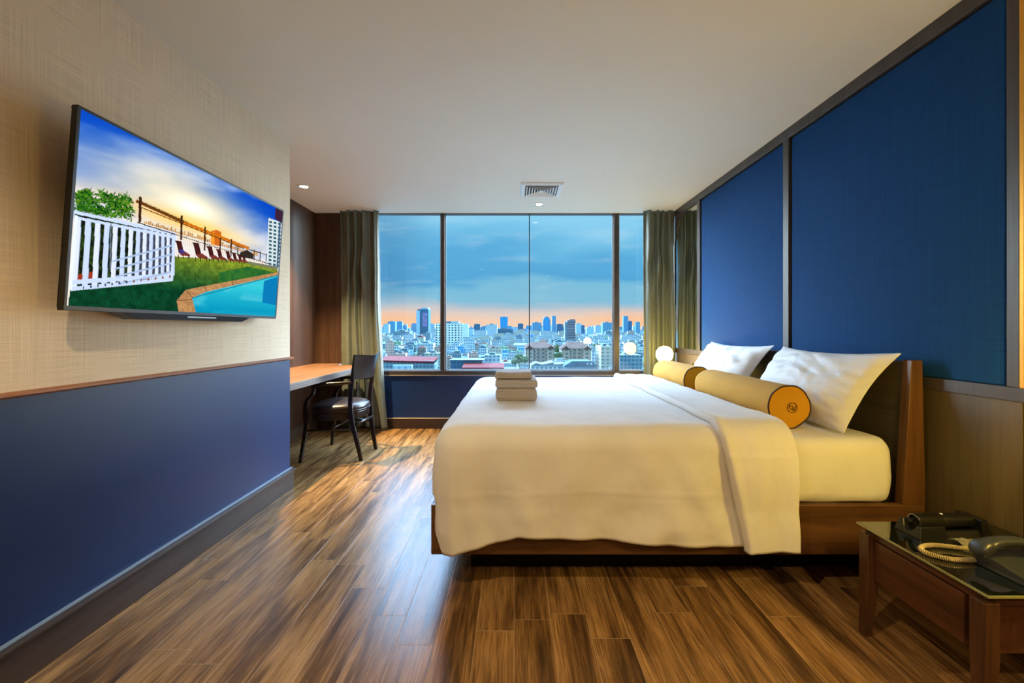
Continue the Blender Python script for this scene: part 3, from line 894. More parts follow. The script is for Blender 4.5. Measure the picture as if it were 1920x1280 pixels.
# ================================================================== NIGHTSTAND
ns = thing('nightstand', 'low dark wooden nightstand with a black glass top beside the bed', 'nightstand', (1.64, 1.48, 0))
GX0, GX1, GY0, GY1 = 1.382, 1.898, 1.243, 1.722
MB().box(GX0, GX1, GY0, GY1, .420, .4285).build('glass_top', M_blackglass, ns, bevel=.0015)
ge = MB()
ge.box(GX0 - .001, GX1, GY0 - .001, GY0 + .0005, .4205, .428).box(GX0 - .001, GX0 + .0005, GY0, GY1, .4205, .428)
ge.build('glass_edge', M_glassedge, ns)
MB().box(1.400, 1.893, 1.262, 1.700, .386, .420).build('top_frame', M_nswood, ns, bevel=.003)
def nleg(x, y, sx, sy):
    p = [(x, y, 0), (x + .004 * sx, y + .004 * sy, .20), (x + .003 * sx, y, .25), (x, y, .402)]
    # taper to the foot
    mb = MB()
    t = .0225
    def q(cx, cy, h, z): return [(cx - h, cy - h, z), (cx + h, cy - h, z), (cx + h, cy + h, z), (cx - h, cy + h, z)]
    b4 = q(x - .003 * 1 * (-sx) * -1, y, .0145, 0)
    mb.hexa(q(x - sx * .010, y - sy * .006, .015, 0), q(x, y, t, .235))
    mb.hexa(q(x, y, t, .235), q(x, y, t, .402))
    mb.build('leg', M_nswoodz, ns, bevel=.002)
for (x, y, sx, sy) in ((1.398, 1.268, 1, 1), (1.398, 1.680, 1, -1), (1.868, 1.268, -1, 1), (1.868, 1.680, -1, -1)):
    nleg(x, y, sx, sy)
MB().box(1.397, 1.412, 1.325, 1.655, .226, .382).build('drawer_front', M_nswood, ns, bevel=.003)
MB().box(1.412, 1.86, 1.275, 1.675, .236, .384).build('drawer_case', M_nswood, ns, bevel=.001)
GZ = .4288

# ---- flashlight in its cradle
fl = thing('emergency_flashlight', 'black flashlight with ribbed head lying in its charging cradle on the nightstand', 'flashlight', (1.64, 1.62, GZ))
def tr(pts):  # cradle is turned slightly
    a = math.radians(3); c = (1.64, 1.62)
    return [(c[0] + (x - c[0]) * math.cos(a) - (y - c[1]) * math.sin(a), c[1] + (x - c[0]) * math.sin(a) + (y - c[1]) * math.cos(a), z) for x, y, z in pts]
cr = MB()
prof = [(1.575, GZ), (1.588, GZ + .040), (1.600, GZ + .042), (1.612, GZ + .020), (1.628, GZ + .012), (1.645, GZ + .020), (1.656, GZ + .046), (1.672, GZ + .044), (1.678, GZ)]
for x0, x1, sl in ((1.507, 1.60, .03), (1.60, 1.735, .0)):
    a = [(y, z) for y, z in prof]
    if x0 > 1.55: a = [(y, min(z, GZ + (.024 if y < 1.62 else .05))) for y, z in prof]
    v0 = tr([(x0 - (GZ + .05 - z) * .35 if x0 < 1.55 else x0, y, z) for y, z in a]); v1 = tr([(x1, y, z) for y, z in a])
    n = len(a); cr.add(v0 + v1, [tuple(range(n)), tuple(range(2 * n - 1, n - 1, -1))] + [(i, n + i, n + (i + 1) % n, (i + 1) % n) for i in range(n)])
cr.add(*(lambda v: (v, [(0, 3, 2, 1), (4, 5, 6, 7), (0, 1, 5, 4), (1, 2, 6, 5), (2, 3, 7, 6), (3, 0, 4, 7)]))(
    tr([(1.735, 1.575, GZ), (1.79, 1.585, GZ), (1.79, 1.67, GZ), (1.735, 1.678, GZ), (1.735, 1.582, GZ + .062), (1.768, 1.59, GZ + .062), (1.768, 1.665, GZ + .062), (1.735, 1.672, GZ + .066)])))
cr.build('cradle', M_black, fl, bevel=.002)
def cyl_x(prof, name, m, sm=True, n=32):
    mb = MB(); rows = []
    for r, x in prof:
        rows.append(tr([(x, 1.628 + r * math.cos(2 * PI * k / n), GZ + .046 + r * math.sin(2 * PI * k / n)) for k in range(n + 1)]))
    mb.grid(rows); return mb.build(name, m, fl, smooth=sm, autos=40)
ribs = [(.0265, 1.520)]
x = 1.522
while x < 1.618:
    ribs += [(.0285, x), (.0285, x + .002), (.0272, x + .0024), (.0272, x + .0038)]; x += .004
cyl_x(ribs + [(.0275, 1.622)], 'ribbed_head', plain('ribbed_rubber', (40, 38, 30), rough=.3, metal=.4))
cyl_x([(.0275, 1.622), (.0272, 1.66), (.026, 1.70), (.0262, 1.735), (.0, 1.735)], 'handle_barrel', M_black)
cyl_x([(.0268, 1.519), (.023, 1.519), (.018, 1.532), (.0, 1.534)], 'lens', M_blackglass)
MB().lathe([(0, 0), (.005, 0), (.004, .003), (0, .0035)], tr([(1.622, 1.622, GZ + .073)])[0], seg=16).build('switch_button', M_white, fl, smooth=True)

# ---- telephone
ph = thing('telephone', 'dark grey desk telephone with a khaki coiled cord on the nightstand', 'telephone', (1.63, 1.34, GZ))
pb = MB()
pb.hexa([(1.535, 1.252, GZ), (1.745, 1.252, GZ), (1.745, 1.432, GZ), (1.528, 1.425, GZ)],
        [(1.540, 1.258, GZ + .020), (1.740, 1.258, GZ + .020), (1.740, 1.427, GZ + .046), (1.533, 1.420, GZ + .046)])
pb.build('phone_base', M_phone, ph, bevel=.004)
bt = MB()
for i in range(3):
    for j in range(4):
        bx, by = 1.655 + i * .024, 1.275 + j * .026
        z = GZ + .020 + (by - 1.258) / .169 * .026
        bt.box(bx, bx + .014, by, by + .012, z - .001, z + .003)
bt.build('keypad', M_black, ph, bevel=.001)
MB().lathe([(0, 0), (.0045, 0), (.0035, .0025), (0, .003)], (1.60, 1.318, GZ + .0305), seg=16).build('message_lamp', plain('yellow_lens', (220, 190, 60), rough=.3), ph, smooth=True)
# handset: arched bar lying along x on the far part of the base
hs = MB(); rows = []
N = 40
for i in range(N + 1):
    t = i / N; x = 1.487 + .215 * t; e = min(t, 1 - t)
    arch = .030 * math.sin(PI * t) ** .8
    w2 = .024 + .004 * math.cos(2 * PI * t); end = 1 if e > .06 else math.sqrt(max(0, 1 - (1 - e / .06) ** 2))
    hh = .011 + .004 * abs(math.cos(PI * t)) + .007 * (1 if e < .22 else 0) * math.sin(min(1, e / .22) * PI)
    cz = GZ + .062 + arch - (.004 if e < .22 else 0)
    row = []
    for k in range(20):
        a = 2 * PI * k / 20
        cx_ = abs(math.cos(a)) ** .6 * (1 if math.cos(a) > 0 else -1); sz = abs(math.sin(a)) ** .7 * (1 if math.sin(a) > 0 else -1)
        row.append((x, 1.378 + w2 * cx_ * (.35 + .65 * end), cz + hh * sz * (.25 + .75 * end)))
    rows.append(row)
cols = [[rows[i][k] for i in range(N + 1)] for k in range(20)]
hs.grid(cols, closeu=True); hs.add(rows[0], [tuple(range(20))]); hs.add(rows[-1], [tuple(range(20))])
hs.build('handset', M_phone, ph, smooth=True)
# coiled cord
ctrl = [(1.560, 1.425, .4395), (1.545, 1.418, .4385), (1.50, 1.418, .4385), (1.462, 1.420, .4385), (1.432, 1.436, .4385), (1.412, 1.462, .4385), (1.420, 1.490, .4385), (1.455, 1.510, .4385), (1.505, 1.512, .4385), (1.56, 1.496, .4385), (1.600, 1.478, .4400), (1.600, 1.452, .4440), (1.575, 1.43, .450)]
def catmull(c, n=20):
    c = [Vector(p) for p in c]; o = []
    for i in range(len(c) - 1):
        p0, p1, p2, p3 = c[max(0, i - 1)], c[i], c[i + 1], c[min(len(c) - 1, i + 2)]
        for k in range(n):
            t = k / n
            o.append(.5 * ((2 * p1) + (-p0 + p2) * t + (2 * p0 - 5 * p1 + 4 * p2 - p3) * t * t + (-p0 + 3 * p1 - 3 * p2 + p3) * t ** 3))
    o.append(c[-1]); return o
base = catmull(ctrl, 60)
pts = []; s = 0
pitch = .0052
for i in range(len(base) - 1):
    t = (base[i + 1] - base[i]); dl = t.length; t.normalize()
    a = t.cross(Vector((0, 0, 1))).normalized(); b2 = t.cross(a)
    steps = max(1, int(dl / pitch * 9))
    for k in range(steps):
        q = base[i] + (base[i + 1] - base[i]) * k / steps
        ang = 2 * PI * (s + dl * k / steps) / pitch
        pts.append(q + (a * math.cos(ang) + b2 * math.sin(ang)) * .0065)
    s += dl
MB().tube(pts, .0016, 6).build('coiled_cord', M_cord, ph, smooth=True)
# crumpled clear packet
cp = MB(); rows = []
random.seed(4)
for i in range(15):
    row = []
    for j in range(9):
        u, v = i / 14, j / 8
        x = 1.588 + .135 * u; y = 1.535 + .06 * (v - .5) * (1 - .6 * u) - .02 * u
        e = math.sin(PI * v) ** .6 * math.sin(PI * min(1, u * .9 + .12)) ** .5
        z = GZ + .002 + .026 * e * (1 - .55 * u) + (.006 * (random.random() - .5) if 0 < i < 14 and 0 < j < 8 else 0)
        row.append((x + .004 * (random.random() - .5), y + .004 * (random.random() - .5), max(GZ + .001, z)))
    rows.append(row)
cp.grid(rows)
pk = tag(cp.build('clear_packet', M_plastic, solid=.0008), 'small crumpled clear plastic packet on the nightstand behind the phone cord', 'packet')
MB().lathe([(0, 0), (.006, .0), (.005, .004), (0, .005)], (1.635, 1.528, GZ + .006), seg=12).build('yellow_spot', plain('yellow_label', (225, 205, 30), rough=.4), pk)

# ================================================================== DESK + CHAIR
DZ = .787
dk = thing('desk', 'brown wooden desk top fitted across the alcove under the dark panelling', 'desk', (-2.05, 4.1, 0))
DXF = -1.705; DYE = 4.93
top = [(XA + .001, YE + .001), (DXF, YE + .001), (DXF, DYE), (-2.07, DYE), (-2.07, YB - .014), (XA + .001, YB - .014)]
MB().prism(top, DZ - .056, DZ - .002, 'z').build('desk_slab', M_deskedge, dk, bevel=.002)
t2 = [(XA + .001, YE + .001), (DXF - .004, YE + .001), (DXF - .004, DYE - .004), (-2.074, DYE - .004), (-2.074, YB - .014), (XA + .001, YB - .014)]
MB().prism(t2, DZ - .002, DZ, 'z').build('desk_surface', M_desktop, dk)
MB().box(XA + .001, XA + .025, YE + .001, YB - .02, DZ - .14, DZ - .056).build('support_batten', M_darkwood, dk)
MB().lathe([(0, DZ), (.012, DZ), (.012, DZ + .002), (0, DZ + .0025)], (-1.86, 4.35, 0), seg=20).build('cable_cap', M_silver, dk)

ch = thing('desk_chair', 'dark wooden armchair with a brown leather seat pulled up to the desk', 'chair', (-1.65, 4.12, 0))
def post(pts, hw): 
    path = catmull(pts, 8); n = len(path)
    return MB().bar(path, [(interp(i / (n - 1), hw)) if False else (interp(i / (n - 1), [(a, b0) for a, b0, b1 in hw]), interp(i / (n - 1), [(a, b1) for a, b0, b1 in hw])) for i in range(n)])
hwb = [(0, .016, .013), (.45, .022, .015), (.7, .018, .014), (1, .012, .013)]
post([(-1.400, 3.905, 0), (-1.440, 3.915, .16), (-1.492, 3.925, .36), (-1.508, 3.930, .52), (-1.492, 3.935, .74), (-1.470, 3.94, .955)], hwb).build('leg', M_chair, ch, bevel=.003)
post([(-1.385, 4.275, 0), (-1.412, 4.275, .16), (-1.440, 4.275, .36), (-1.448, 4.28, .52), (-1.425, 4.295, .74), (-1.385, 4.305, .955)], hwb).build('leg', M_chair, ch, bevel=.003)
hwf = [(0, .014, .014), (.5, .020, .016), (1, .012, .013)]
post([(-1.925, 3.84, 0), (-1.905, 3.85, .15), (-1.880, 3.86, .32), (-1.885, 3.86, .44), (-1.870, 3.85, .55), (-1.815, 3.845, .62), (-1.800, 3.845, .690)], hwf).build('leg', M_chair, ch, bevel=.003)
post([(-1.895, 4.44, 0), (-1.880, 4.43, .15), (-1.860, 4.42, .32), (-1.865, 4.42, .44), (-1.85, 4.43, .55), (-1.795, 4.435, .62), (-1.78, 4.435, .690)], hwf).build('leg', M_chair, ch, bevel=.003)
# seat frame and cushion
def outline(sc_=1.0, n=48):
    pts = []
    quad = [(-1.885, 3.845), (-1.49, 3.895), (-1.425, 4.32), (-1.865, 4.45)]
    cxs, cys = -1.66, 4.13
    for k in range(n):
        a = 2 * PI * k / n
        ex = .245 * abs(math.cos(a)) ** .75 * (1 if math.cos(a) > 0 else -1); ey = abs(math.sin(a)) ** .75 * (1 if math.sin(a) > 0 else -1)
        wy = .275 - .055 * (ex / .245)
        pts.append((cxs + ex * sc_, cys + ey * wy * sc_))
    return pts
MB().prism(outline(.97), .375, .435, 'z').build('seat_frame', M_chair, ch, bevel=.004)
rings = []
for s_, z in ((.95, .435), (1.0, .45), (1.0, .475), (.96, .495), (.82, .510), (.55, .520), (.25, .524), (.02, .525)):
    rings.append([(p[0], p[1], z) for p in outline(s_)])
cols = [[rings[i][k] for i in range(8)] for k in range(48)]
MB().grid(cols, closeu=True).build('seat', M_leather, ch, smooth=True)
MB().tube([(p[0], p[1], .452) for p in outline(1.005)] + [(outline(1.005)[0][0], outline(1.005)[0][1], .452)], .004, 6).build('seat_welt', M_leather, ch, smooth=True)
# curved back panel with flared top
bp = MB(); fr_, bk = [], []
for i in range(25):
    t = i / 24; rf, rb = [], []
    for j in range(11):
        v = j / 10; z = .735 + .225 * v
        y = 3.925 + .39 * t
        bow = .055 * math.sin(PI * t)
        x = -1.492 + (.068 + .02 * v) * t + bow + .026 * v ** 2 + .010
        z2 = z + (.008 * math.cos(2 * PI * t) if j == 10 else 0)
        if j == 0: z2 = z + .03 * (abs(2 * t - 1) ** 4) * 0
        rf.append((x, y + (t - .5) * .03 * v, z2)); rb.append((x - .016, y + (t - .5) * .03 * v, z2))
    fr_.append(rf); bk.append(rb)
bp.grid(fr_).grid(bk, flip=True).grid([fr_[0], bk[0]]).grid([fr_[-1], bk[-1]])
bp.grid([[r[0] for r in fr_], [r[0] for r in bk]]).grid([[r[-1] for r in fr_], [r[-1] for r in bk]])
bp.build('backrest', M_chair, ch, smooth=True, autos=40)
for ya, yb, xa, xb in ((3.93, 3.845, -1.492, -1.80), (4.29, 4.435, -1.43, -1.78)):
    path = catmull([(xa, ya, .712), (xa - .10, ya + (yb - ya) * .45, .706), (xb + .06, yb, .700), (xb - .03, yb, .688)], 8)
    MB().tube(path, [.011 + .007 * math.sin(PI * i / (len(path) - 1)) for i in range(len(path))], 10).build('armrest', M_chair, ch, smooth=True)
for a, c in (((-1.888, 3.855, .285), (-1.475, 3.92, .285)), ((-1.868, 4.425, .285), (-1.43, 4.275, .285)), ((-1.45, 3.925, .33), (-1.42, 4.275, .33)), ((-1.69, 3.89, .285), (-1.67, 4.35, .285))):
    MB().tube([a, c], .011, 8).build('stretcher', M_chair, ch, smooth=True)

# ================================================================== CURTAINS
def curtain(x0, x1, zb, lab, seed, amp_, flare, sill=None):
    mb = MB(); NU, NZ = 150, 90; rows = []
    for j in range(NZ + 1):
        z = zb + (ZC - .004 - zb) * j / NZ; t = j / NZ; row = []
        for i in range(NU + 1):
            u = i / NU
            wd = (x1 - x0)
            x = x0 + wd * u + flare * (1 - t) ** 2 * u + .012 * noise.noise(Vector((u * 3, z * 1.2, seed)))
            ph_ = (u + .05 * math.sin(u * 9 + seed)) * 2 * PI * 4.3 + 1.2 * noise.noise(Vector((z * .6, seed, u * 2)))
            a = amp_ * (.9 + .8 * noise.noise(Vector((u * 3, z * .5, seed + 2))))
            y = 5.03 + a * math.tanh(1.6 * math.sin(ph_)) + .3 * a * math.sin(ph_ * 2.1 + 1)
            # draped swags in the cloth near the top
            sw = math.exp(-((z - 1.95) / .35) ** 2) * math.exp(-((u - .45) / .25) ** 2)
            y -= .034 * sw * math.sin((z * 10 + abs(u - .5) * 14))
            y += .006 * fbm(x * 6, z * 2.5, seed) + .004 * noise.noise(Vector((x * 12 + z * 9, z * 14, seed)))
            zz = z + (.015 * math.sin(u * 9 + seed) * (1 - t) ** 6)
            row.append((x, min(y, 5.12), zz))
        rows.append(row)
    mb.grid(rows)
    return tag(mb.build('curtain', M_curtain, smooth=True, solid=.003), lab, 'curtain', 'olive satin curtains at the window')
curtain(-2.045, -1.60, .045, 'olive green satin curtain hanging at the left of the window, behind the chair', 3.0, .032, .10)
curtain(1.53, 1.898, .045, 'olive green satin curtain hanging at the right of the window, beside the mirror', 8.0, .032, .0)

# ================================================================== TELEVISION
TZ0, TZ1, TY0, TY1 = 1.272, 2.001, 1.513, 2.863
tv = thing('television', 'large flat television on the left wall showing a rooftop pool at sunset', 'television', (-1.62, 2.19, TZ0))
def tvx(z): return -1.600 + (z - TZ0) / (TZ1 - TZ0) * .053
def tbox(mb, y0, y1, z0, z1, f0, f1, mi=0):   # offsets f measured from the front plane (towards +x)
    mb.hexa([(tvx(z0) + f0, y0, z0), (tvx(z0) + f1, y0, z0), (tvx(z0) + f1, y1, z0), (tvx(z0) + f0, y1, z0)],
            [(tvx(z1) + f0, y0, z1), (tvx(z1) + f1, y0, z1), (tvx(z1) + f1, y1, z1), (tvx(z1) + f0, y1, z1)], mi)
bz = MB(); bw = .011
tbox(bz, TY0, TY1, TZ0, TZ0 + bw + .004, -.022, .002); tbox(bz, TY0, TY1, TZ1 - bw, TZ1, -.022, .002)
tbox(bz, TY0, TY0 + bw, TZ0 + bw + .004, TZ1 - bw, -.022, .002); tbox(bz, TY1 - bw, TY1, TZ0 + bw + .004, TZ1 - bw, -.022, .002)
bz.build('bezel', M_black, tv, bevel=.0015)
bk_ = MB(); tbox(bk_, TY0 + .002, TY1 - .002, TZ0 + .002, TZ1 - .002, -.024, -.006); tbox(bk_, TY0 + .2, TY1 - .2, TZ0 + .03, TZ1 - .22, -.05, -.022)
bk_.build('back_housing', M_black, tv, bevel=.002)
MB().box(XL, -1.63, 2.05, 2.35, 1.48, 1.75).build('wall_bracket', M_blackmatt, tv)
sp_ = MB()
sp_.hexa([(tvx(TZ0) - .055, 1.80, TZ0 - .026), (tvx(TZ0) - .012, 1.83, TZ0 - .026), (tvx(TZ0) - .012, 2.53, TZ0 - .026), (tvx(TZ0) - .055, 2.56, TZ0 - .026)],
         [(tvx(TZ0) - .055, 1.72, TZ0 + .002), (tvx(TZ0) - .004, 1.74, TZ0 + .002), (tvx(TZ0) - .004, 2.60, TZ0 + .002), (tvx(TZ0) - .055, 2.60, TZ0 + .002)])
sp_.build('speaker_bar', M_black, tv, bevel=.003)
MB().box(tvx(TZ0) - .011, tvx(TZ0) - .006, 2.10, 2.30, TZ0 - .012, TZ0 - .004).build('silver_badge', plain('badge_grey', (120, 122, 126), rough=.4, metal=.5), tv)

# the picture on the screen: painted on a fine grid of coloured points
GU, GV = 620, 340
SY0, SY1, SZ0, SZ1 = TY0 + bw, TY1 - bw, TZ0 + bw + .004, TZ1 - bw
uu, vv = np.meshgrid(np.linspace(0, 1, GU), np.linspace(0, 1, GV))   # v = 0 at the top
def px2uv(X, Y):
    px, py = 60 + X / 2.6667, 160 + Y / 2.6667
    z = 1.6
    for _ in range(12):
        x = tvx(z) ; d = 800 * (-x) / (964 - px); z = H + (616 - py) * d / 800
    return ((d - SY0) / (SY1 - SY0), (SZ1 - z) / (SZ1 - SZ0))
IMG = np.zeros((GV, GU, 3))
rng = np.random.RandomState(5)
def vnoise(U, V, fu, fv, seed):
    r = np.random.RandomState(seed); g = r.rand(int(fv) + 3, int(fu) + 3)
    a = np.clip(U, 0, .9999) * fu; b = np.clip(V, 0, .9999) * fv
    i, j = a.astype(int), b.astype(int); fa, fb = a - i, b - j
    fa = fa * fa * (3 - 2 * fa); fb = fb * fb * (3 - 2 * fb)
    return (g[j, i] * (1 - fa) + g[j, i + 1] * fa) * (1 - fb) + (g[j + 1, i] * (1 - fa) + g[j + 1, i + 1] * fa) * fb
def fb(U, V, fu, fv, seed, o=4):
    s, a = 0, .5
    for k in range(o): s = s + a * vnoise(U, V, fu * 2 ** k, fv * 2 ** k, seed + k); a *= .5
    return s / (1 - .5 ** o)
def C(*c): return np.array(c, float)
def poly(pts, col, raw=False):
    p = [px2uv(*q) for q in pts] if not raw else pts
    u0, u1 = min(q[0] for q in p), max(q[0] for q in p); v0, v1 = min(q[1] for q in p), max(q[1] for q in p)
    i0, i1 = max(0, int(u0 * (GU - 1))), min(GU, int(u1 * (GU - 1)) + 2); j0, j1 = max(0, int(v0 * (GV - 1))), min(GV, int(v1 * (GV - 1)) + 2)
    if i0 >= i1 or j0 >= j1: return None
    U, V = uu[j0:j1, i0:i1], vv[j0:j1, i0:i1]; ins = np.zeros(U.shape, bool); n = len(p)
    for k in range(n):
        (xa, ya), (xb, yb) = p[k], p[(k + 1) % n]
        if ya == yb: continue
        c = ((ya > V) != (yb > V)) & (U < (xb - xa) * (V - ya) / (yb - ya) + xa)
        ins ^= c
    if callable(col): IMG[j0:j1, i0:i1][ins] = col(U[ins], V[ins])
    else: IMG[j0:j1, i0:i1][ins] = col
def line(a, b, w, col):
    (xa, ya), (xb, yb) = a, b; L = math.hypot(xb - xa, yb - ya) or 1; nx, ny = -(yb - ya) / L * w / 2, (xb - xa) / L * w / 2
    poly([(xa + nx, ya + ny), (xb + nx, yb + ny), (xb - nx, yb - ny), (xa - nx, ya - ny)], col)
# sky
def mixc(a, b, t): return a[None, :] * (1 - t[:, None]) + b[None, :] * t[:, None]
U, V = uu.ravel(), vv.ravel()
su, sv = px2uv(800, 600)
cl = fb(U * .9 + V * .1, np.clip(V * 1.0 + U * .25, 0, 1) * .8, 4, 9, 11)
t = np.clip((V + (cl - .5) * .35) / .50, 0, 1) ** 1.1
c = mixc(C(6, 70, 184), C(222, 222, 230), t)
w = np.clip((cl - .45) * 3.0, 0, 1) * np.clip(1.3 - V * 1.2, 0, 1) * .55
c = c * (1 - w[:, None]) + C(205, 215, 235)[None] * w[:, None]
g = np.exp(-(((U - su) / .36) ** 2 + ((V - sv) / .20) ** 2)) * .9
c = c * (1 - g[:, None]) + C(255, 236, 190)[None] * g[:, None]
g = np.exp(-(((U - su) / .10) ** 2 + ((V - sv - .02) / .07) ** 2))
c = c * (1 - g[:, None]) + C(255, 255, 240)[None] * g[:, None]
g = np.clip(np.exp(-(((U - su) / .30) ** 2 + ((V - sv - .13) / .06) ** 2)), 0, 1) * .75
c = c * (1 - g[:, None]) + C(255, 200, 92)[None] * g[:, None]
hz = np.clip((V - .52) / .12, 0, 1) * .35
c = c * (1 - hz[:, None]) + C(245, 214, 170)[None] * hz[:, None]
IMG[:] = c.reshape(GV, GU, 3)
# far city on the horizon
for k in range(60):
    X = 560 + k * 9.5; base = 690 + (X - 560) * .29
    hgt = 6 + rng.rand() * 16
    poly([(X, base), (X, base - hgt), (X + 7, base - hgt), (X + 7, base + 3)], C(190, 140, 80) * (.8 + .3 * rng.rand()))
poly([(893, 795), (895, 728), (920, 722), (946, 732), (945, 805)], C(196, 108, 40))
poly([(893, 795), (895, 735), (912, 730), (912, 800)], C(226, 150, 60))
# tree behind the fence
for k in range(190):
    a = rng.rand(); X = 218 + 282 * a; Y = 522 + 112 * rng.rand() + 34 * a
    if rng.rand() < .2: continue
    for q in range(7):
        an = rng.rand() * 2 * PI; L = 20 + 20 * rng.rand(); dx, dy = math.cos(an), math.sin(an) * .8
        col = [C(30, 84, 24), C(66, 122, 34), C(100, 140, 44), C(22, 52, 22), C(40, 96, 34)][rng.randint(5) if rng.rand() < .8 else 1]
        poly([(X, Y), (X + dx * L * .5 - dy * 4, Y + dy * L * .5 + dx * 4), (X + dx * L, Y + dy * L), (X + dx * L * .5 + dy * 4, Y + dy * L * .5 - dx * 4)], col)
# ground: artificial grass
def grass(U, V):
    n = fb(U, V, 60, 40, 31, 3) - .5; n2 = rng.rand(len(U)) - .5
    t = np.clip((V - .62) / .38, 0, 1)
    c = mixc(C(122, 138, 48), C(16, 66, 44), np.clip(t * 1.6, 0, 1)); c = c * (1 + n[:, None] * .5 + n2[:, None] * .35); return np.clip(c, 0, 255)
poly([(180, 1110), (190, 1010), (700, 930), (712, 855), (760, 858), (1090, 880), (1228, 918), (1222, 1175), (600, 1160), (150, 1110)], grass)
# dark planting seen through the fence
def plants(U, V):
    n = fb(U, V, 90, 60, 41, 3); return mixc(C(20, 26, 20), C(60, 84, 40), np.clip((n - .35) * 2.2, 0, 1))
poly([(215, 640), (520, 700), (520, 985), (205, 1010)], plants)
poly([(520, 700), (712, 745), (700, 965), (520, 985)], C(72, 74, 88))
poly([(224, 945), (310, 930), (300, 985), (215, 990)], C(150, 62, 40))
# pickets
wh, wh2, wh3 = C(198, 212, 236), C(166, 184, 214), C(226, 234, 246)
npk = 17
def ftop(X): return 655 + (X - 215) * (748 - 655) / 500
def fbot(X): return 1015 - (X - 195) * (1015 - 950) / 505
X = 216.0; wd = 30; k = 0
while X < 700:
    w_ = wd * (1 - (X - 216) / 900); sl = -22 * (1 - (X - 216) / 500)
    poly([(X, ftop(X)), (X + w_, ftop(X + w_)), (X + w_ + sl, fbot(X)), (X + sl, fbot(X))], wh if k % 2 else wh3 * .96)
    line((X + w_, ftop(X + w_)), (X + w_ + sl, fbot(X)), 3, wh2)
    X += w_ * 1.72; k += 1
for a, b, w_ in (((205, 632), (716, 742), 16), ((215, 660), (714, 760), 14), ((195, 985), (705, 948), 22), ((190, 1018), (702, 968), 20)):
    line(a, b, w_, wh)
for k in range(4):
    line((400 + k * 10, 900 + k * 38 - 20), (700, 800 + k * 44), 9, wh2)
for k in range(26):
    X = 235 + k * 18; 
    if k % 2: poly([(X, fbot(X) - 2), (X + 8, fbot(X) - 3), (X + 8, fbot(X) + 9), (X, fbot(X) + 11)], C(60, 70, 78) if k < 14 else C(140, 80, 60))
line((220, 650), (192, 1020), 16, wh3); line((712, 742), (698, 975), 14, wh)
line((394, 690), (390, 920), 4, C(120, 130, 150))
# balustrade, pergola, posts
line((525, 685), (1210, 900), 5, C(70, 48, 30))
for k in range(46):
    X = 730 + k * 9.5; yb = 745 + (X - 730) * .31
    line((X, yb), (X, yb + 46 - (X - 730) * .05), 3.5, C(222, 205, 180))
line((520, 577), (760, 685), 15, C(110, 66, 26)); line((760, 685), (1085, 815), 13, C(196, 112, 30)); line((540, 608), (1060, 815), 5, C(120, 70, 28))
for k in range(30):
    X = 545 + k * 8; Y = 588 + k * 3.55
    line((X, Y), (X + 4, Y - 11), 3, C(70, 44, 22))
for X, a, b, w_ in ((541, 556, 685, 14), (748, 650, 772, 10), (865, 706, 826, 8), (942, 762, 828, 6), (997, 768, 856, 6), (1030, 800, 850, 5), (1112, 820, 872, 4), (1142, 830, 876, 4), (1172, 840, 880, 4)):
    line((X, a), (X - 3, b), w_, C(66, 40, 26))
line((1085, 820), (1175, 848), 4, C(60, 46, 36))
poly([(1040, 835), (1075, 822), (1108, 845), (1105, 868), (1035, 858)], C(54, 48, 40))
# sun loungers
for X, Y, s_ in ((722, 790, 1.1), (808, 800, 1.15), (878, 815, .95), (925, 828, .8), (970, 838, .7), (1003, 845, .62), (1030, 852, .55), (1052, 858, .5)):
    dk_, lt = C(70, 34, 34), C(120, 62, 52)
    poly([(X, Y), (X - 8 * s_, Y - 14 * s_), (X + 22 * s_, Y - 10 * s_), (X + 34 * s_, Y + 42 * s_), (X + 10 * s_, Y + 44 * s_)], dk_)
    poly([(X + 10 * s_, Y + 40 * s_), (X + 36 * s_, Y + 34 * s_), (X + 62 * s_, Y + 52 * s_), (X + 60 * s_, Y + 60 * s_), (X + 20 * s_, Y + 54 * s_)], lt)
    for dx in (8, 30, 56): line((X + dx * s_, Y + 50 * s_), (X + dx * s_, Y + 70 * s_), 4 * s_, dk_)
poly([(732, 820), (752, 820), (766, 836), (740, 840)], C(70, 60, 130))
# apartment block on the right
poly([(1172, 880), (1182, 662), (1262, 690), (1262, 930), (1215, 918)], C(206, 216, 220))
poly([(1214, 665), (1217, 612), (1262, 625), (1262, 700)], C(64, 40, 60))
for r_ in range(12):
    for c_ in range(3):
        X = 1186 + c_ * 22 - r_ * .3; Y = 676 + r_ * 19 + c_ * 5
        poly([(X, Y), (X + 14, Y + 3), (X + 14, Y + 13), (X, Y + 11)], C(52, 92, 104))
line((1240, 680), (1225, 915), 8, C(70, 96, 120))
# hedge line and low glass
poly([(1080, 880), (1225, 905), (1225, 922), (1080, 892)], C(120, 122, 96))
poly([(935, 935), (1080, 905), (1225, 938), (935, 990)], lambda U, V: mixc(C(34, 92, 52), C(70, 120, 50), np.clip(fb(U, V, 50, 50, 7) * 1.2 - .1, 0, 1)))
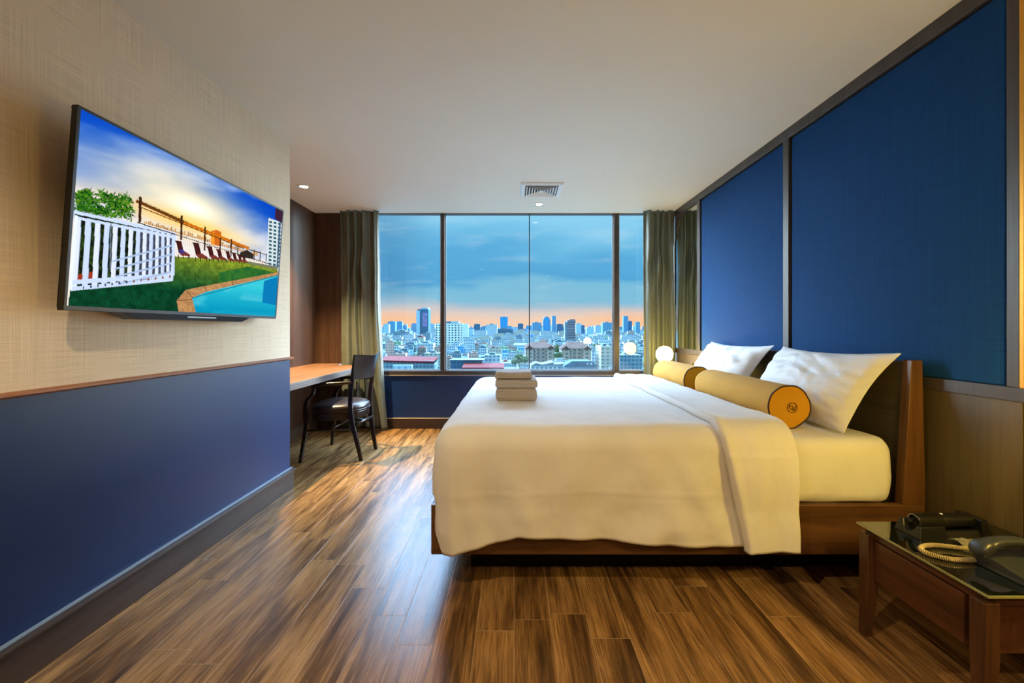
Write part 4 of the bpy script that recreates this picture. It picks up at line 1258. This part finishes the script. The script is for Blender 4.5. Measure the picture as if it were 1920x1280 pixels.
# pool coping and water
poly([(722, 1076), (768, 1022), (862, 1003), (1232, 933), (1232, 948), (870, 1032), (800, 1062), (824, 1150), (735, 1145)], lambda U, V: np.clip(C(176, 134, 92)[None] * (1 + (fb(U, V, 80, 60, 9)[:, None] - .5) * .35), 0, 255))
line((722, 1076), (800, 1070), 3, C(96, 62, 44)); line((768, 1022), (803, 1060), 3, C(96, 62, 44)); line((862, 1003), (874, 1032), 3, C(96, 62, 44)); line((1000, 975), (1005, 998), 3, C(96, 62, 44))
def water(U, V):
    t = np.clip((V - .75) / .25, 0, 1); c = mixc(C(66, 190, 205), C(8, 140, 176), t)
    n = np.clip((fb(U + V * .3, V, 8, 14, 77) - .5) * 2.5, 0, 1) * .55; return c * (1 - n[:, None]) + C(150, 214, 222)[None] * n[:, None]
poly([(800, 1062), (870, 1032), (1232, 948), (1232, 1190), (822, 1150)], water)
poly([(1160, 978), (1228, 955), (1222, 1100), (1150, 1085)], C(16, 120, 172))
line((800, 1062), (1232, 948), 4, C(30, 110, 130))
IMG = IMG / 255.0
_g = IMG.mean(-1, keepdims=True); IMG = np.clip(.5 + ((_g + (IMG - _g) * 1.06) - .5) * 1.1, 0, 1)
LIN = np.where(IMG <= .04045, IMG / 12.92, ((IMG + .055) / 1.055) ** 2.4)
ys = SY0 + uu * (SY1 - SY0); zs = SZ1 - vv * (SZ1 - SZ0)
o0 = worldloc(tv)
xs = np.array(-1.600 + (zs - TZ0) / (TZ1 - TZ0) * .053) + .0006
verts = np.stack([xs - o0.x, ys - o0.y, zs - o0.z], -1).reshape(-1, 3)
idx = np.arange(GU * GV).reshape(GV, GU)
faces = np.stack([idx[:-1, :-1], idx[1:, :-1], idx[1:, 1:], idx[:-1, 1:]], -1).reshape(-1, 4)
me = bpy.data.meshes.new('screen'); me.from_pydata(verts.tolist(), [], faces.tolist())
ca = me.color_attributes.new('picture', 'FLOAT_COLOR', 'POINT')
ca.data.foreach_set('color', np.concatenate([LIN.reshape(-1, 3), np.ones((GU * GV, 1))], 1).ravel().astype(np.float32))
m = bpy.data.materials.new('lit_screen'); m.use_nodes = True; m.node_tree.nodes.clear(); T = NT(m.node_tree)
at = T.n('ShaderNodeVertexColor', layer_name='picture')
pb_ = T.n('ShaderNodeBsdfPrincipled'); setp(pb_, .3, .0); pb_.inputs['Base Color'].default_value = (.005, .005, .005, 1)
T.l(at.outputs[0], pb_.inputs['Emission Color']); pb_.inputs['Emission Strength'].default_value = 1.0
oo = T.n('ShaderNodeOutputMaterial'); T.l(pb_.outputs[0], oo.inputs[0])
me.materials.append(m)
so = bpy.data.objects.new('screen', me); COL.objects.link(so); so.parent = tv
# ================================================================== THE CITY OUTSIDE
GROUND = -44.0
def facade(name, wallc, winc, fx=3.4, fz=3.3, wx=.55, wz=.5, roofc=(58, 80, 90), stripes=False, rough=.8, wstr=.8):
    m, T, b = newmat(name); setp(b, rough, .12)
    t = T.n('ShaderNodeTexCoord'); sp = T.n('ShaderNodeSeparateXYZ'); T.l(t.outputs['Object'], sp.inputs[0])
    g = T.n('ShaderNodeNewGeometry'); gs = T.n('ShaderNodeSeparateXYZ'); T.l(g.outputs['Normal'], gs.inputs[0])
    u = T.math('FRACT', T.math('ADD', T.math('DIVIDE', T.math('ADD', sp.outputs[0], sp.outputs[1]), fx), 100.25))
    v = T.math('FRACT', T.math('ADD', T.math('DIVIDE', sp.outputs[2], fz), .0))
    mu = T.math('LESS_THAN', T.math('ABSOLUTE', T.math('SUBTRACT', u, .5)), wx / 2)
    mv = T.math('LESS_THAN', T.math('ABSOLUTE', T.math('SUBTRACT', v, .5)), wz / 2)
    up = T.math('GREATER_THAN', gs.outputs[2], .5)
    msk = mv if stripes else T.math('MULTIPLY', mu, mv)
    oi = T.n('ShaderNodeObjectInfo')
    nz = T.n('ShaderNodeTexNoise', i_Scale=.12, i_Detail=4.0); T.l(t.outputs['Object'], nz.inputs['Vector'])
    wc = T.mix(T.math('MULTIPLY', T.smooth(nz.outputs[0], .4, .7), .25), lin(wallc), lin(tuple(int(q * .78) for q in wallc)))
    c = T.mix(T.math('MULTIPLY', msk, wstr), wc, lin(winc))
    nr = T.n('ShaderNodeTexNoise', i_Scale=.35, i_Detail=3.0); T.l(t.outputs['Object'], nr.inputs['Vector'])
    rc = T.mix(T.smooth(nr.outputs[0], .4, .6), lin(roofc), lin(tuple(min(255, int(q * 1.35)) for q in roofc)))
    c = T.mix(up, c, rc)
    T.l(c, b.inputs['Base Color'])
    return m
F = {
 'white': facade('facade_white', (150, 178, 190), (52, 86, 108)),
 'cream': facade('facade_cream', (150, 164, 160), (70, 96, 108), 4.2, 3.2, .5, .42, (84, 92, 92)),
 'grey': facade('facade_grey', (98, 128, 144), (52, 84, 104), 3.0, 3.2, .6, .5, (60, 74, 82)),
 'green': facade('facade_green', (104, 148, 122), (170, 196, 190), 6.0, 3.3, .45, .7, (72, 92, 84)),
 'pink': facade('facade_pink', (150, 142, 138), (74, 84, 94), 3.6, 3.2, .5, .4, (110, 88, 84)),
 'blue': facade('facade_blue', (76, 144, 190), (40, 92, 130), 4.0, 3.4, .6, .5, (70, 110, 138)),
 'brown': facade('facade_brown', (112, 116, 114), (56, 70, 80), 3.4, 3.1, .5, .45, (82, 72, 66)),
 'hotel': facade('facade_hotel_grid', (182, 204, 208), (30, 52, 68), 5.2, 4.05, .46, .50, (96, 116, 124), wstr=1.0),
 'tower': facade('facade_tower_dark', (58, 96, 124), (44, 78, 106), 3.0, 3.3, .5, .6, (60, 84, 98)),
 'far': facade('facade_far_haze', (84, 134, 166), (60, 108, 144), 5.0, 4.0, .5, .6, (74, 110, 134)),  # distance haze put into the blue wall colour
 'far2': facade('facade_far_pale', (140, 178, 196), (96, 140, 168), 5.0, 4.0, .5, .6, (96, 128, 146)),  # pale walls, tinted bluish for haze on the distant blocks
 'glass': facade('facade_cyan_glass', (40, 140, 190), (30, 122, 176), 6.0, 4.0, .8, .8, (60, 100, 120), rough=.25),
 'stripe': facade('facade_striped_dark', (62, 76, 92), (150, 160, 168), 3.0, 3.4, .5, .28, (50, 60, 70), stripes=True),
 'apart': facade('facade_apartment', (150, 148, 138), (58, 78, 90), 4.6, 3.4, .52, .5, (110, 88, 80)),
}
M_tile = plain('tile_roof', (80, 70, 68), rough=.8, spec=.05, var=.25, nscale=.4)
M_redroof = plain('red_sheet_roof', (86, 36, 38), rough=.7, spec=.05, var=.2, nscale=.3)
M_blueroof = plain('blue_sheet_roof', (46, 86, 110), rough=.6, spec=.05, var=.25, nscale=.2)
M_paleroof = plain('pale_sheet_roof', (78, 104, 114), rough=.6, spec=.05, var=.25, nscale=.25)
M_leaf = plain('foliage', (30, 70, 44), rough=.9, var=.45, nscale=.8)
M_trunk = plain('bark', (64, 52, 40), rough=.9)
m, T, b = newmat('city_ground'); setp(b, .9, .2)
nz = T.n('ShaderNodeTexNoise', i_Scale=.05, i_Detail=6.0, i_Roughness=.7); T.l(coords(T), nz.inputs['Vector'])
T.l(T.ramp(nz.outputs[0], [(.35, lin((34, 58, 66))), (.5, lin((62, 92, 104))), (.65, lin((92, 122, 130)))]), b.inputs['Base Color'])
g_ = MB().add([(-4000, 60, GROUND), (4000, 60, GROUND), (9000, 9000, GROUND), (-9000, 9000, GROUND)], [(0, 1, 2, 3)]).build('ground', m, origin=(0, 60, GROUND))
struct(g_)

def X(px, d): return (px - 964) * d / 800
def Z(py, d): return H + (616 - py) * d / 800
FOOT = []
def bld(px0, px1, ytop, d, mat, lab, depth=None, parts=(), name='building', group=None, cat='building'):
    x0, x1, zt = X(px0, d), X(px1, d), Z(ytop, d)
    dp = depth or min(40, (x1 - x0) * .8)
    FOOT.append((x0, x1, d, d + dp))
    root = thing(name, lab, cat, ((x0 + x1) / 2, d + dp / 2, GROUND), group)
    MB().box(x0, x1, d, d + dp, GROUND, zt).build('facade', mat, root)
    w_ = x1 - x0
    # roof edge and plant room
    MB().box(x0 - .2, x1 + .2, d - .2, d + dp + .2, zt, zt + 1.0).build('parapet', mat, root)
    MB().box(x0 + w_ * .3, x1 - w_ * .35, d + dp * .3, d + dp * .7, zt + 1.0, zt + 1.0 + max(2.0, w_ * .08)).build('plant_room', F['grey'], root)
    return root, x0, x1, d, dp, zt
# landmark towers, left to right
r_ = bld(783, 803, 580, 1500, F['tower'], 'tall dark blue slab tower rising alone at the left of the skyline', 45)
root, x0, x1, d, dp, zt = r_
MB().box(x0 - 4, x0 + 8, d - 3, d + dp, GROUND, zt - 4).build('pale_flank', F['far2'], root)
MB().box(x0 + 12, x1 - 2, d + 4, d + dp - 4, zt, zt + 7).build('crown', F['far2'], root)
MB().box(x0 + 17, x1 - 4, d - .6, d, zt - 60, zt - 12).build('banner', plain('tower_banner', (104, 96, 140), var=.4, nscale=.12), root)
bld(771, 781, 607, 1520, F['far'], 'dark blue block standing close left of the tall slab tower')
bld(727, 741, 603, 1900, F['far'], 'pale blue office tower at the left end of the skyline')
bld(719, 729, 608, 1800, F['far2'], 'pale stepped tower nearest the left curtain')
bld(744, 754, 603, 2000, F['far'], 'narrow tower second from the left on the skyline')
bld(755, 763, 611, 1950, F['far'], 'short dark block right of the narrow left towers')
bld(738, 768, 622, 1100, F['grey'], 'wide grey block with a flat roof below the left towers')
bld(802, 815, 608, 1600, F['far2'], 'pale block behind the left window mullion')
bld(807, 818, 616, 1000, F['white'], 'white block left of the big white grid hotel')
root, x0, x1, d, dp, zt = bld(817, 866, 607, 700, F['hotel'], 'big white hotel block with a grid of square windows, beside the left mullion', 30)
MB().box(x0 + 24, x1 - 6, d + 6, d + 24, zt, zt + 4.5).build('penthouse', F['white'], root)
MB().hexa([(x1, d, GROUND), (x1 + 8, d + 14, GROUND), (x1 + 8, d + 30, GROUND), (x1, d + 30, GROUND)], [(x1, d, zt), (x1 + 8, d + 14, zt), (x1 + 8, d + 30, zt), (x1, d + 30, zt)]).build('angled_wing', F['grey'], root)
bld(876, 884, 635, 640, F['blue'], 'bright blue low block right of the white grid hotel')
bld(889, 900, 608, 1700, F['tower'], 'dark blue cube tower right of the white grid hotel')
bld(901, 910, 613, 1750, F['far'], 'short blue block between the cube tower and the wide white block')
bld(875, 888, 617, 1200, F['far2'], 'pale low block behind the white grid hotel')
bld(912, 932, 609, 1100, F['white'], 'wide white block left of the cyan glass tower')
bld(890, 912, 620, 1050, F['white'], 'white block with green tint below the dark cube tower')
# cyan tower, slightly wider at the top
root, x0, x1, d, dp, zt = bld(939, 951, 594.5, 1900, F['glass'], 'bright cyan glass tower left of the centre of the skyline', 30)
MB().hexa([(x0, d - 2, GROUND), (x1, d - 2, GROUND), (x1, d, GROUND), (x0, d, GROUND)], [(x0 - 3, d - 3, zt + 1.2), (x1 + 3, d - 3, zt + 1.2), (x1 + 3, d + 1, zt + 1.2), (x0 - 3, d + 1, zt + 1.2)]).build('flared_face', F['glass'], root)
bld(930, 962, 617, 1700, F['tower'], 'long low dark blue block at the foot of the cyan glass tower')
bld(971, 981, 607, 2000, F['tower'], 'dark blue square tower just left of the thin centre joint of the window')
bld(963, 975, 614, 2100, F['far2'], 'low pale block left of the centre joint')
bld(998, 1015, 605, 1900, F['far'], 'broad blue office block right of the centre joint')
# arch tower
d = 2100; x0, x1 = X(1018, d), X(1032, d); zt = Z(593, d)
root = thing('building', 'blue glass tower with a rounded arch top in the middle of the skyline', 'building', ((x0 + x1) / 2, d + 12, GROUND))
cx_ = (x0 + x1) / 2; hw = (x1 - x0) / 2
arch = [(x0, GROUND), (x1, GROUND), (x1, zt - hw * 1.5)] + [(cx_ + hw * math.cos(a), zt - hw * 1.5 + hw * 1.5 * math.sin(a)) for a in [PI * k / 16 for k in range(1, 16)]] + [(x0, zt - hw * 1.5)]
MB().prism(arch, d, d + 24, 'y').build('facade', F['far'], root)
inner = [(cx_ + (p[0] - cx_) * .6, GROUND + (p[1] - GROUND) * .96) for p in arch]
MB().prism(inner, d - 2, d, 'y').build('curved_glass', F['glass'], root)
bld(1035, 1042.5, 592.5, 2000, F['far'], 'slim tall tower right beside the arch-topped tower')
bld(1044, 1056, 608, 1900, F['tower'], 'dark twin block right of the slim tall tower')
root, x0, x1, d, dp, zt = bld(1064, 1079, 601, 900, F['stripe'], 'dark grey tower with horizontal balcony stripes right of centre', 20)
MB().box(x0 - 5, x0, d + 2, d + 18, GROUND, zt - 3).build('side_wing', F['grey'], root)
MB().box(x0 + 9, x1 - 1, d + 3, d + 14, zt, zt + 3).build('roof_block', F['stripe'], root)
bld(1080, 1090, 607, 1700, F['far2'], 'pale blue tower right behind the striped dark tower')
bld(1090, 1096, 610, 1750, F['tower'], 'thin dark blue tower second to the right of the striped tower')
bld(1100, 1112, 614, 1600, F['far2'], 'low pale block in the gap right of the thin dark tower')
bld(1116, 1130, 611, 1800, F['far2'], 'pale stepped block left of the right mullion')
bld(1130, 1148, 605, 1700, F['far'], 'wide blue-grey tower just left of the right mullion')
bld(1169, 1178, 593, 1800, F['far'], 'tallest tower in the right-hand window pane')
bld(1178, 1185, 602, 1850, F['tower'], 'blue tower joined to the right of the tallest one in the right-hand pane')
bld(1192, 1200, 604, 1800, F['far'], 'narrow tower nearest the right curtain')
bld(1127, 1148, 651, 380, F['cream'], 'cream block with many windows low beside the right mullion', 25)
bld(1162, 1204, 668, 330, F['grey'], 'long pale block at the bottom of the right-hand pane', 20)
bld(1160, 1178, 650, 420, F['white'], 'pale square block behind the long one in the right-hand pane', 20)
bld(718, 734, 642, 640, F['green'], 'green and white striped block at the far left')
bld(738, 752, 641, 650, F['green'], 'second green and white block, right of the far left one')
bld(782, 812, 645, 520, F['white'], 'stepped white block left of the left mullion')
bld(796, 826, 664, 400, F['cream'], 'cream low block behind the red-roofed hall')
bld(740, 760, 664, 430, F['pink'], 'peach-coloured low house behind the red-roofed hall')
bld(908, 938, 668, 370, F['white'], 'white terraced block low in the left centre pane', 22)
# red roofed hall
d = 345; x0, x1 = X(712, d), X(814, d)
root = thing('hall', 'long low hall with a red sheet roof at the lower left of the window', 'building', ((x0 + x1) / 2, d + 8, GROUND))
zr = Z(674, d)
MB().box(x0, x1, d + 1, d + 16, GROUND, zr - 1).build('facade', F['grey'], root)
MB().hexa([(x0, d, zr - 2), (x1, d, zr - 3), (x1, d + 17, zr - 1), (x0, d + 17, zr)], [(x0, d, zr - .4), (x1, d, zr - 1.6), (x1, d + 17, zr + 1.2), (x0, d + 17, zr + 2)]).build('roof', M_redroof, root)
MB().box(X(740, d), X(775, d), d - 6, d + 1, GROUND, zr - 4).build('front_wing', F['far2'], root)
d = 340; x0, x1 = X(845, d), X(904, d); zr = Z(676, d)
root = thing('hall', 'dark teal flat shed at the bottom left of the centre pane', 'building', ((x0 + x1) / 2, d + 8, GROUND))
MB().box(x0, x1, d, d + 18, GROUND, zr).build('facade', F['tower'], root); MB().box(x0 - 1, x1 + 1, d - 1, d + 19, zr, zr + .7).build('roof', M_paleroof, root)
d = 325; x0, x1 = X(866, d), X(945, d); zr = Z(689, d)
root = thing('hall', 'shed with a dusty red roof at the very bottom of the centre pane', 'building', ((x0 + x1) / 2, d + 8, GROUND))
MB().box(x0, x1, d, d + 14, GROUND, zr - 1).build('facade', F['grey'], root); MB().hexa([(x0, d, zr - 1), (x1, d, zr - 1), (x1, d + 15, zr), (x0, d + 15, zr)], [(x0, d, zr), (x1, d, zr), (x1, d + 15, zr + 2.4), (x0, d + 15, zr + 2.4)]).build('roof', M_redroof, root)
d = 330; x0, x1 = X(995, d), X(1060, d); zr = Z(683, d)
root = thing('hall', 'pale sawtooth-roofed shed below the left brown-roofed apartments', 'building', ((x0 + x1) / 2, d + 8, GROUND))
MB().box(x0, x1, d, d + 18, GROUND, zr - 1).build('facade', F['white'], root)
MB().prism([(x0, zr - 1), (x1, zr - 1), (x1, zr + .6), (x1 - 9, zr + .2), (x1 - 9.1, zr + 1.8), (x1 - 18, zr), (x0 + 4, zr + 1.2)], d - 1, d + 19, 'y').build('roof', M_paleroof, root)
d = 322; x0, x1 = X(1058, d), X(1118, d); zr = Z(684, d)
root = thing('hall', 'shed with two round roof fans below the right brown-roofed apartments', 'building', ((x0 + x1) / 2, d + 8, GROUND))
MB().box(x0, x1, d, d + 16, GROUND, zr - 1).build('facade', F['grey'], root)
MB().prism([(x0 - 1, zr - 1), (x1 + 1, zr - 1), (x1 - 4, zr + 3), (x0 + 6, zr + 3)], d - 1, d + 17, 'y').build('roof', M_blueroof, root)
for fx in (X(1101, d), X(1108, d)):
    MB().lathe([(0, -.3), (.9, -.3), (.9, .3), (0, .3)], (fx, d - 1.3, zr + 1), 'y', 16).build('roof_fan', F['far2'], root)
# brown-roofed apartments
def apartments(px0, px1, yeave, yridge, d, lab):
    FOOT.append((X(px0, d), X(px1, d), d - 3, d + 24))
    x0, x1 = X(px0, d), X(px1, d); ze, zr = Z(yeave, d), Z(yridge, d); dp = 22
    root = thing('apartment_building', lab, 'building', ((x0 + x1) / 2, d + dp / 2, GROUND), 'brown-roofed apartment blocks')
    MB().box(x0, x1, d, d + dp, GROUND, ze).build('facade', F['apart'], root)
    w_ = x1 - x0
    MB().add([(x0 - .8, d - .8, ze), (x1 + .8, d - .8, ze), (x1 + .8, d + dp + .8, ze), (x0 - .8, d + dp + .8, ze), (x0 + w_ * .25, d + dp / 2, zr), (x1 - w_ * .25, d + dp / 2, zr)],
             [(0, 1, 5, 4), (1, 2, 5), (2, 3, 4, 5), (3, 0, 4), (0, 3, 2, 1)]).build('roof', M_tile, root)
    for t in (.14, .86):
        cx_ = x0 + w_ * t; hw = w_ * .13
        MB().box(cx_ - hw, cx_ + hw, d - 2, d, GROUND, ze - 1).build('bay', F['apart'], root)
        MB().prism([(cx_ - hw - .5, ze - 1), (cx_ + hw + .5, ze - 1), (cx_, ze + 2.6)], d - 2.6, d + 6, 'y').build('gable_roof', M_tile, root)
    for q in range(4):
        zb = ze - 3.6 - q * 3.4
        for t in (.32, .5, .68):
            cx_ = x0 + w_ * t; MB().box(cx_ - w_ * .055, cx_ + w_ * .055, d - 1.1, d, zb, zb + 1.0).build('balcony', F['pink'], root)
    return root
apartments(985, 1040, 652, 641, 400, 'cream apartment block with a brown tiled roof right of the centre joint')
apartments(1053, 1108, 653, 641, 395, 'second cream apartment block with a brown tiled roof, nearer the right mullion')

# trees
def tree(px, py, d, r, lab):
    x, zt = X(px, d), Z(py, d)
    root = thing('tree', lab, 'tree', (x, d, GROUND), 'dark green trees among the buildings')
    import bmesh
    bm = bmesh.new(); bmesh.ops.create_icosphere(bm, subdivisions=4, radius=1)
    for v in bm.verts:
        n_ = v.co.normalized(); k = 1 + .35 * noise.fractal(n_ * 2.2 + Vector((px, 0, 0)), 1, 2, 4) + .12 * noise.noise(n_ * 9)
        v.co = Vector((n_.x * r * k, n_.y * r * .8 * k, n_.z * r * .8 * k))
    me = bpy.data.meshes.new('crown'); bm.to_mesh(me); bm.free(); me.materials.append(M_leaf)
    o = bpy.data.objects.new('crown', me); COL.objects.link(o); o.parent = root; o.location = (0, 0, zt - r * .8 - GROUND)
    MB().tube([(x, d, GROUND), (x, d, zt - r)], [r * .09, r * .06], 8).build('trunk', M_trunk, root)
for a in ((974, 664, 360, 4, 'dark tree at the left foot of the brown-roofed apartments'), (984, 668, 355, 3.2, 'smaller tree against the left brown-roofed apartments'),
          (966, 672, 352, 3, 'low tree left of the brown-roofed apartments'), (1120, 644, 450, 5.5, 'round dark tree right of the second brown-roofed apartments'),
          (1048, 647, 450, 5, 'dark tree between the two brown-roofed apartment blocks'), (1046, 660, 385, 4, 'dark tree low between the two brown-roofed blocks'),
          (776, 648, 600, 6, 'tree mass behind the peach-coloured house'), (868, 652, 560, 5, 'tree at the foot of the white grid hotel')):
    tree(*a)

for a_, b_, d_ in ((712, 814, 345), (845, 904, 340), (866, 945, 325), (995, 1060, 330), (1058, 1118, 322)): FOOT.append((X(a_, d_), X(b_, d_), d_ - 6, d_ + 20))
# low-rise fabric: prototypes, then copies
random.seed(12)
def proto(kind, wallk, roofm):
    mb = MB(); mats = [F[wallk], roofm, F['grey']]
    mb.box(-.5, .5, -.5, .5, 0, 1, 0)
    return mb
PROT = []
def mkproto(w, dp, h, wallk, roofm, style):
    mb = MB(); mb.box(-w / 2, w / 2, -dp / 2, dp / 2, -30, h, 0)
    if style == 'flat':
        for (a, b_, c, e) in ((-w / 2, w / 2, -dp / 2, -dp / 2 + .4), (-w / 2, w / 2, dp / 2 - .4, dp / 2), (-w / 2, -w / 2 + .4, -dp / 2, dp / 2), (w / 2 - .4, w / 2, -dp / 2, dp / 2)): mb.box(a, b_, c, e, h, h + .9, 0)
        mb.box(-w * .1, w * .32, -dp * .1, dp * .35, h, h + 2.8, 0)
        mb.box(-w * .15, w * .37, -dp * .15, dp * .4, h + 2.8, h + 3.1, 1)
        mb.lathe([(0, h), (.9, h), (.9, h + 2), (0, h + 2.4)], (-w * .3, -dp * .1, 0), 'z', 10, 2)
    elif style == 'gable':
        mb.prism([(-w / 2 - .6, h), (w / 2 + .6, h), (0, h + w * .2)], -dp / 2 - .5, dp / 2 + .5, 'y', 1)
    elif style == 'shed':
        mb.hexa([(-w / 2 - .6, -dp / 2 - .6, h), (w / 2 + .6, -dp / 2 - .6, h), (w / 2 + .6, dp / 2 + .6, h), (-w / 2 - .6, dp / 2 + .6, h)],
                [(-w / 2 - .6, -dp / 2 - .6, h + .4), (w / 2 + .6, -dp / 2 - .6, h + .4), (w / 2 + .6, dp / 2 + .6, h + 2.6), (-w / 2 - .6, dp / 2 + .6, h + 2.6)], 1)
    elif style == 'step':
        mb.box(-w / 2, w * .1, -dp * .1, dp / 2, h, h + 4, 0); mb.box(w * .15, w * .45, -dp * .4, dp * .1, h, h + .5, 1)
    elif style == 'hip':
        mb.add([(-w / 2 - .6, -dp / 2 - .6, h), (w / 2 + .6, -dp / 2 - .6, h), (w / 2 + .6, dp / 2 + .6, h), (-w / 2 - .6, dp / 2 + .6, h), (-w * .2, 0, h + 3.2), (w * .2, 0, h + 3.2)], [(0, 1, 5, 4), (1, 2, 5), (2, 3, 4, 5), (3, 0, 4)], 1)
    return mb, [F[wallk], roofm, F['grey']]
specs = [(16, 12, 10, 'white', M_paleroof, 'flat'), (20, 12, 13, 'cream', M_paleroof, 'flat'), (12, 14, 8, 'white', M_blueroof, 'gable'), (14, 14, 8, 'grey', M_tile, 'hip'),
         (24, 14, 9, 'grey', M_blueroof, 'shed'), (18, 12, 12, 'white', M_paleroof, 'step'), (14, 10, 14, 'pink', M_paleroof, 'flat'), (16, 12, 9, 'blue', M_blueroof, 'step'),
         (13, 14, 8, 'cream', M_redroof, 'gable'), (22, 12, 15, 'white', M_paleroof, 'flat'), (12, 10, 11, 'brown', M_tile, 'hip'), (18, 12, 10, 'green', M_paleroof, 'step'), (28, 14, 7, 'white', M_paleroof, 'shed'), (15, 12, 16, 'grey', M_paleroof, 'flat')]
LOWLAB = 'small low-rise city building, one of many packed below the skyline'
LOWGRP = 'low-rise buildings filling the city'
spots = []
d = 350.0
while d < 3000:
    step = d * .034; wx_ = 11.5 * (d / 350) ** .6
    xmin, xmax = -.335 * d, .325 * d
    x = xmin + random.random() * wx_
    while x < xmax:
        yy = d + random.uniform(-.35, .35) * step; hw = wx_ * .62
        if not any(a_ - hw < x < b_ + hw and c_ - hw < yy < e_ + hw for a_, b_, c_, e_ in FOOT): spots.append((x, yy))
        x += wx_ * random.uniform(1.0, 1.45)
    d += step
print('low-rise spots', len(spots))
spots.sort(key=lambda s: s[1])
protos = [mkproto(*s) for s in specs]
first = {}
NIND = 280
IND = []
stuff = {}
for i, (x, d) in enumerate(spots):
    k = random.randrange(len(specs)); sc_ = .62 * (d / 350) ** .6 * random.uniform(.85, 1.15)
    if random.random() < .5 and d > 700: k = random.choice([0, 1, 5, 9, 12])
    hz = GROUND + random.uniform(-2, 5) + (0 if d < 600 else random.uniform(0, 6))
    if random.random() < .09 and d > 420: hz += random.uniform(5, 14)
    rot = random.choice([0, 0, 0, .12, -.15, .3]); 
    if i < NIND:
        if k not in first:
            mb, mats = protos[k]; o = mb.build('city_building', mats, origin=(0, 0, 0)); first[k] = o
        else:
            o = first[k].copy(); COL.objects.link(o)
        o.location = (x, d, hz); o.rotation_euler = (0, 0, rot); o.scale = (sc_, sc_, min(1.2, sc_ * 1.3))
        IND.append((o, k, x, d))
    else:
        mb, mats = protos[k]; key = k
        st = stuff.setdefault('all', (MB(), []))
        m2 = st[1]
        idxs = []
        for mm in mats:
            if mm not in m2: m2.append(mm)
            idxs.append(m2.index(mm))
        zs = min(1.4, sc_)
        st[0].add([(p[0] * sc_ + x, p[1] * sc_ + d, p[2] * zs + hz) for p in mb.v], mb.f)
        st[0].m[-len(mb.f):] = [idxs[q] for q in mb.m]
if stuff:
    st = stuff['all']
    tag(st[0].build('distant_buildings', st[1]), 'dense carpet of tiny distant rooftops below the skyline', 'buildings', None, 'stuff')
KIND = ['white flat-roofed block with a roof tank', 'tall cream flat-roofed block', 'white house with a blue gabled roof', 'grey house with a brown hipped roof', 'long grey shed with a blue roof',
        'white stepped block', 'pinkish flat-roofed block', 'blue stepped block', 'cream house with a red gabled roof', 'tall wide white block', 'brown house with a hipped roof', 'pale green stepped block', 'long low white shed', 'tall grey flat-roofed block']
ORD = ['leftmost', 'second from left', 'third from left', 'fourth from left', 'fifth from left', 'sixth from left', 'seventh from left', 'eighth from left', 'ninth from left', 'tenth from left']
byk = {}
for o, k, x, d in IND:
    px = 964 + 800 * x / d
    pane = 'left window pane' if px < 830 else 'left centre pane' if px < 992 else 'right centre pane' if px < 1155 else 'right window pane'
    row = 'front rows' if d < 430 else 'middle rows' if d < 540 else 'back rows'
    byk.setdefault((k, pane, row), []).append((x / d, o))
for (k, pane, row), lst in byk.items():
    lst.sort(key=lambda q: q[0])
    for i, (_, o) in enumerate(lst):
        lab = KIND[k] + ', ' + row + ', ' + pane + ((', ' + ORD[min(i, 9)]) if len(lst) > 1 else '')
        tag(o, lab, 'building', LOWGRP)
# far skyline of countless blocks, haze put into their blue colour
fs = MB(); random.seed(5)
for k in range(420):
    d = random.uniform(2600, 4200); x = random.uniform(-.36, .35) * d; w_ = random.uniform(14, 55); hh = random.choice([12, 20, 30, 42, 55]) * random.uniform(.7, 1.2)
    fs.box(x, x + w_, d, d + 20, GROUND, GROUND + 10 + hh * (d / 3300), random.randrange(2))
tag(fs.build('distant_skyline', [F['far'], F['far2']]), 'haze-tinted blue line of far tower blocks along the horizon', 'buildings', None, 'stuff')
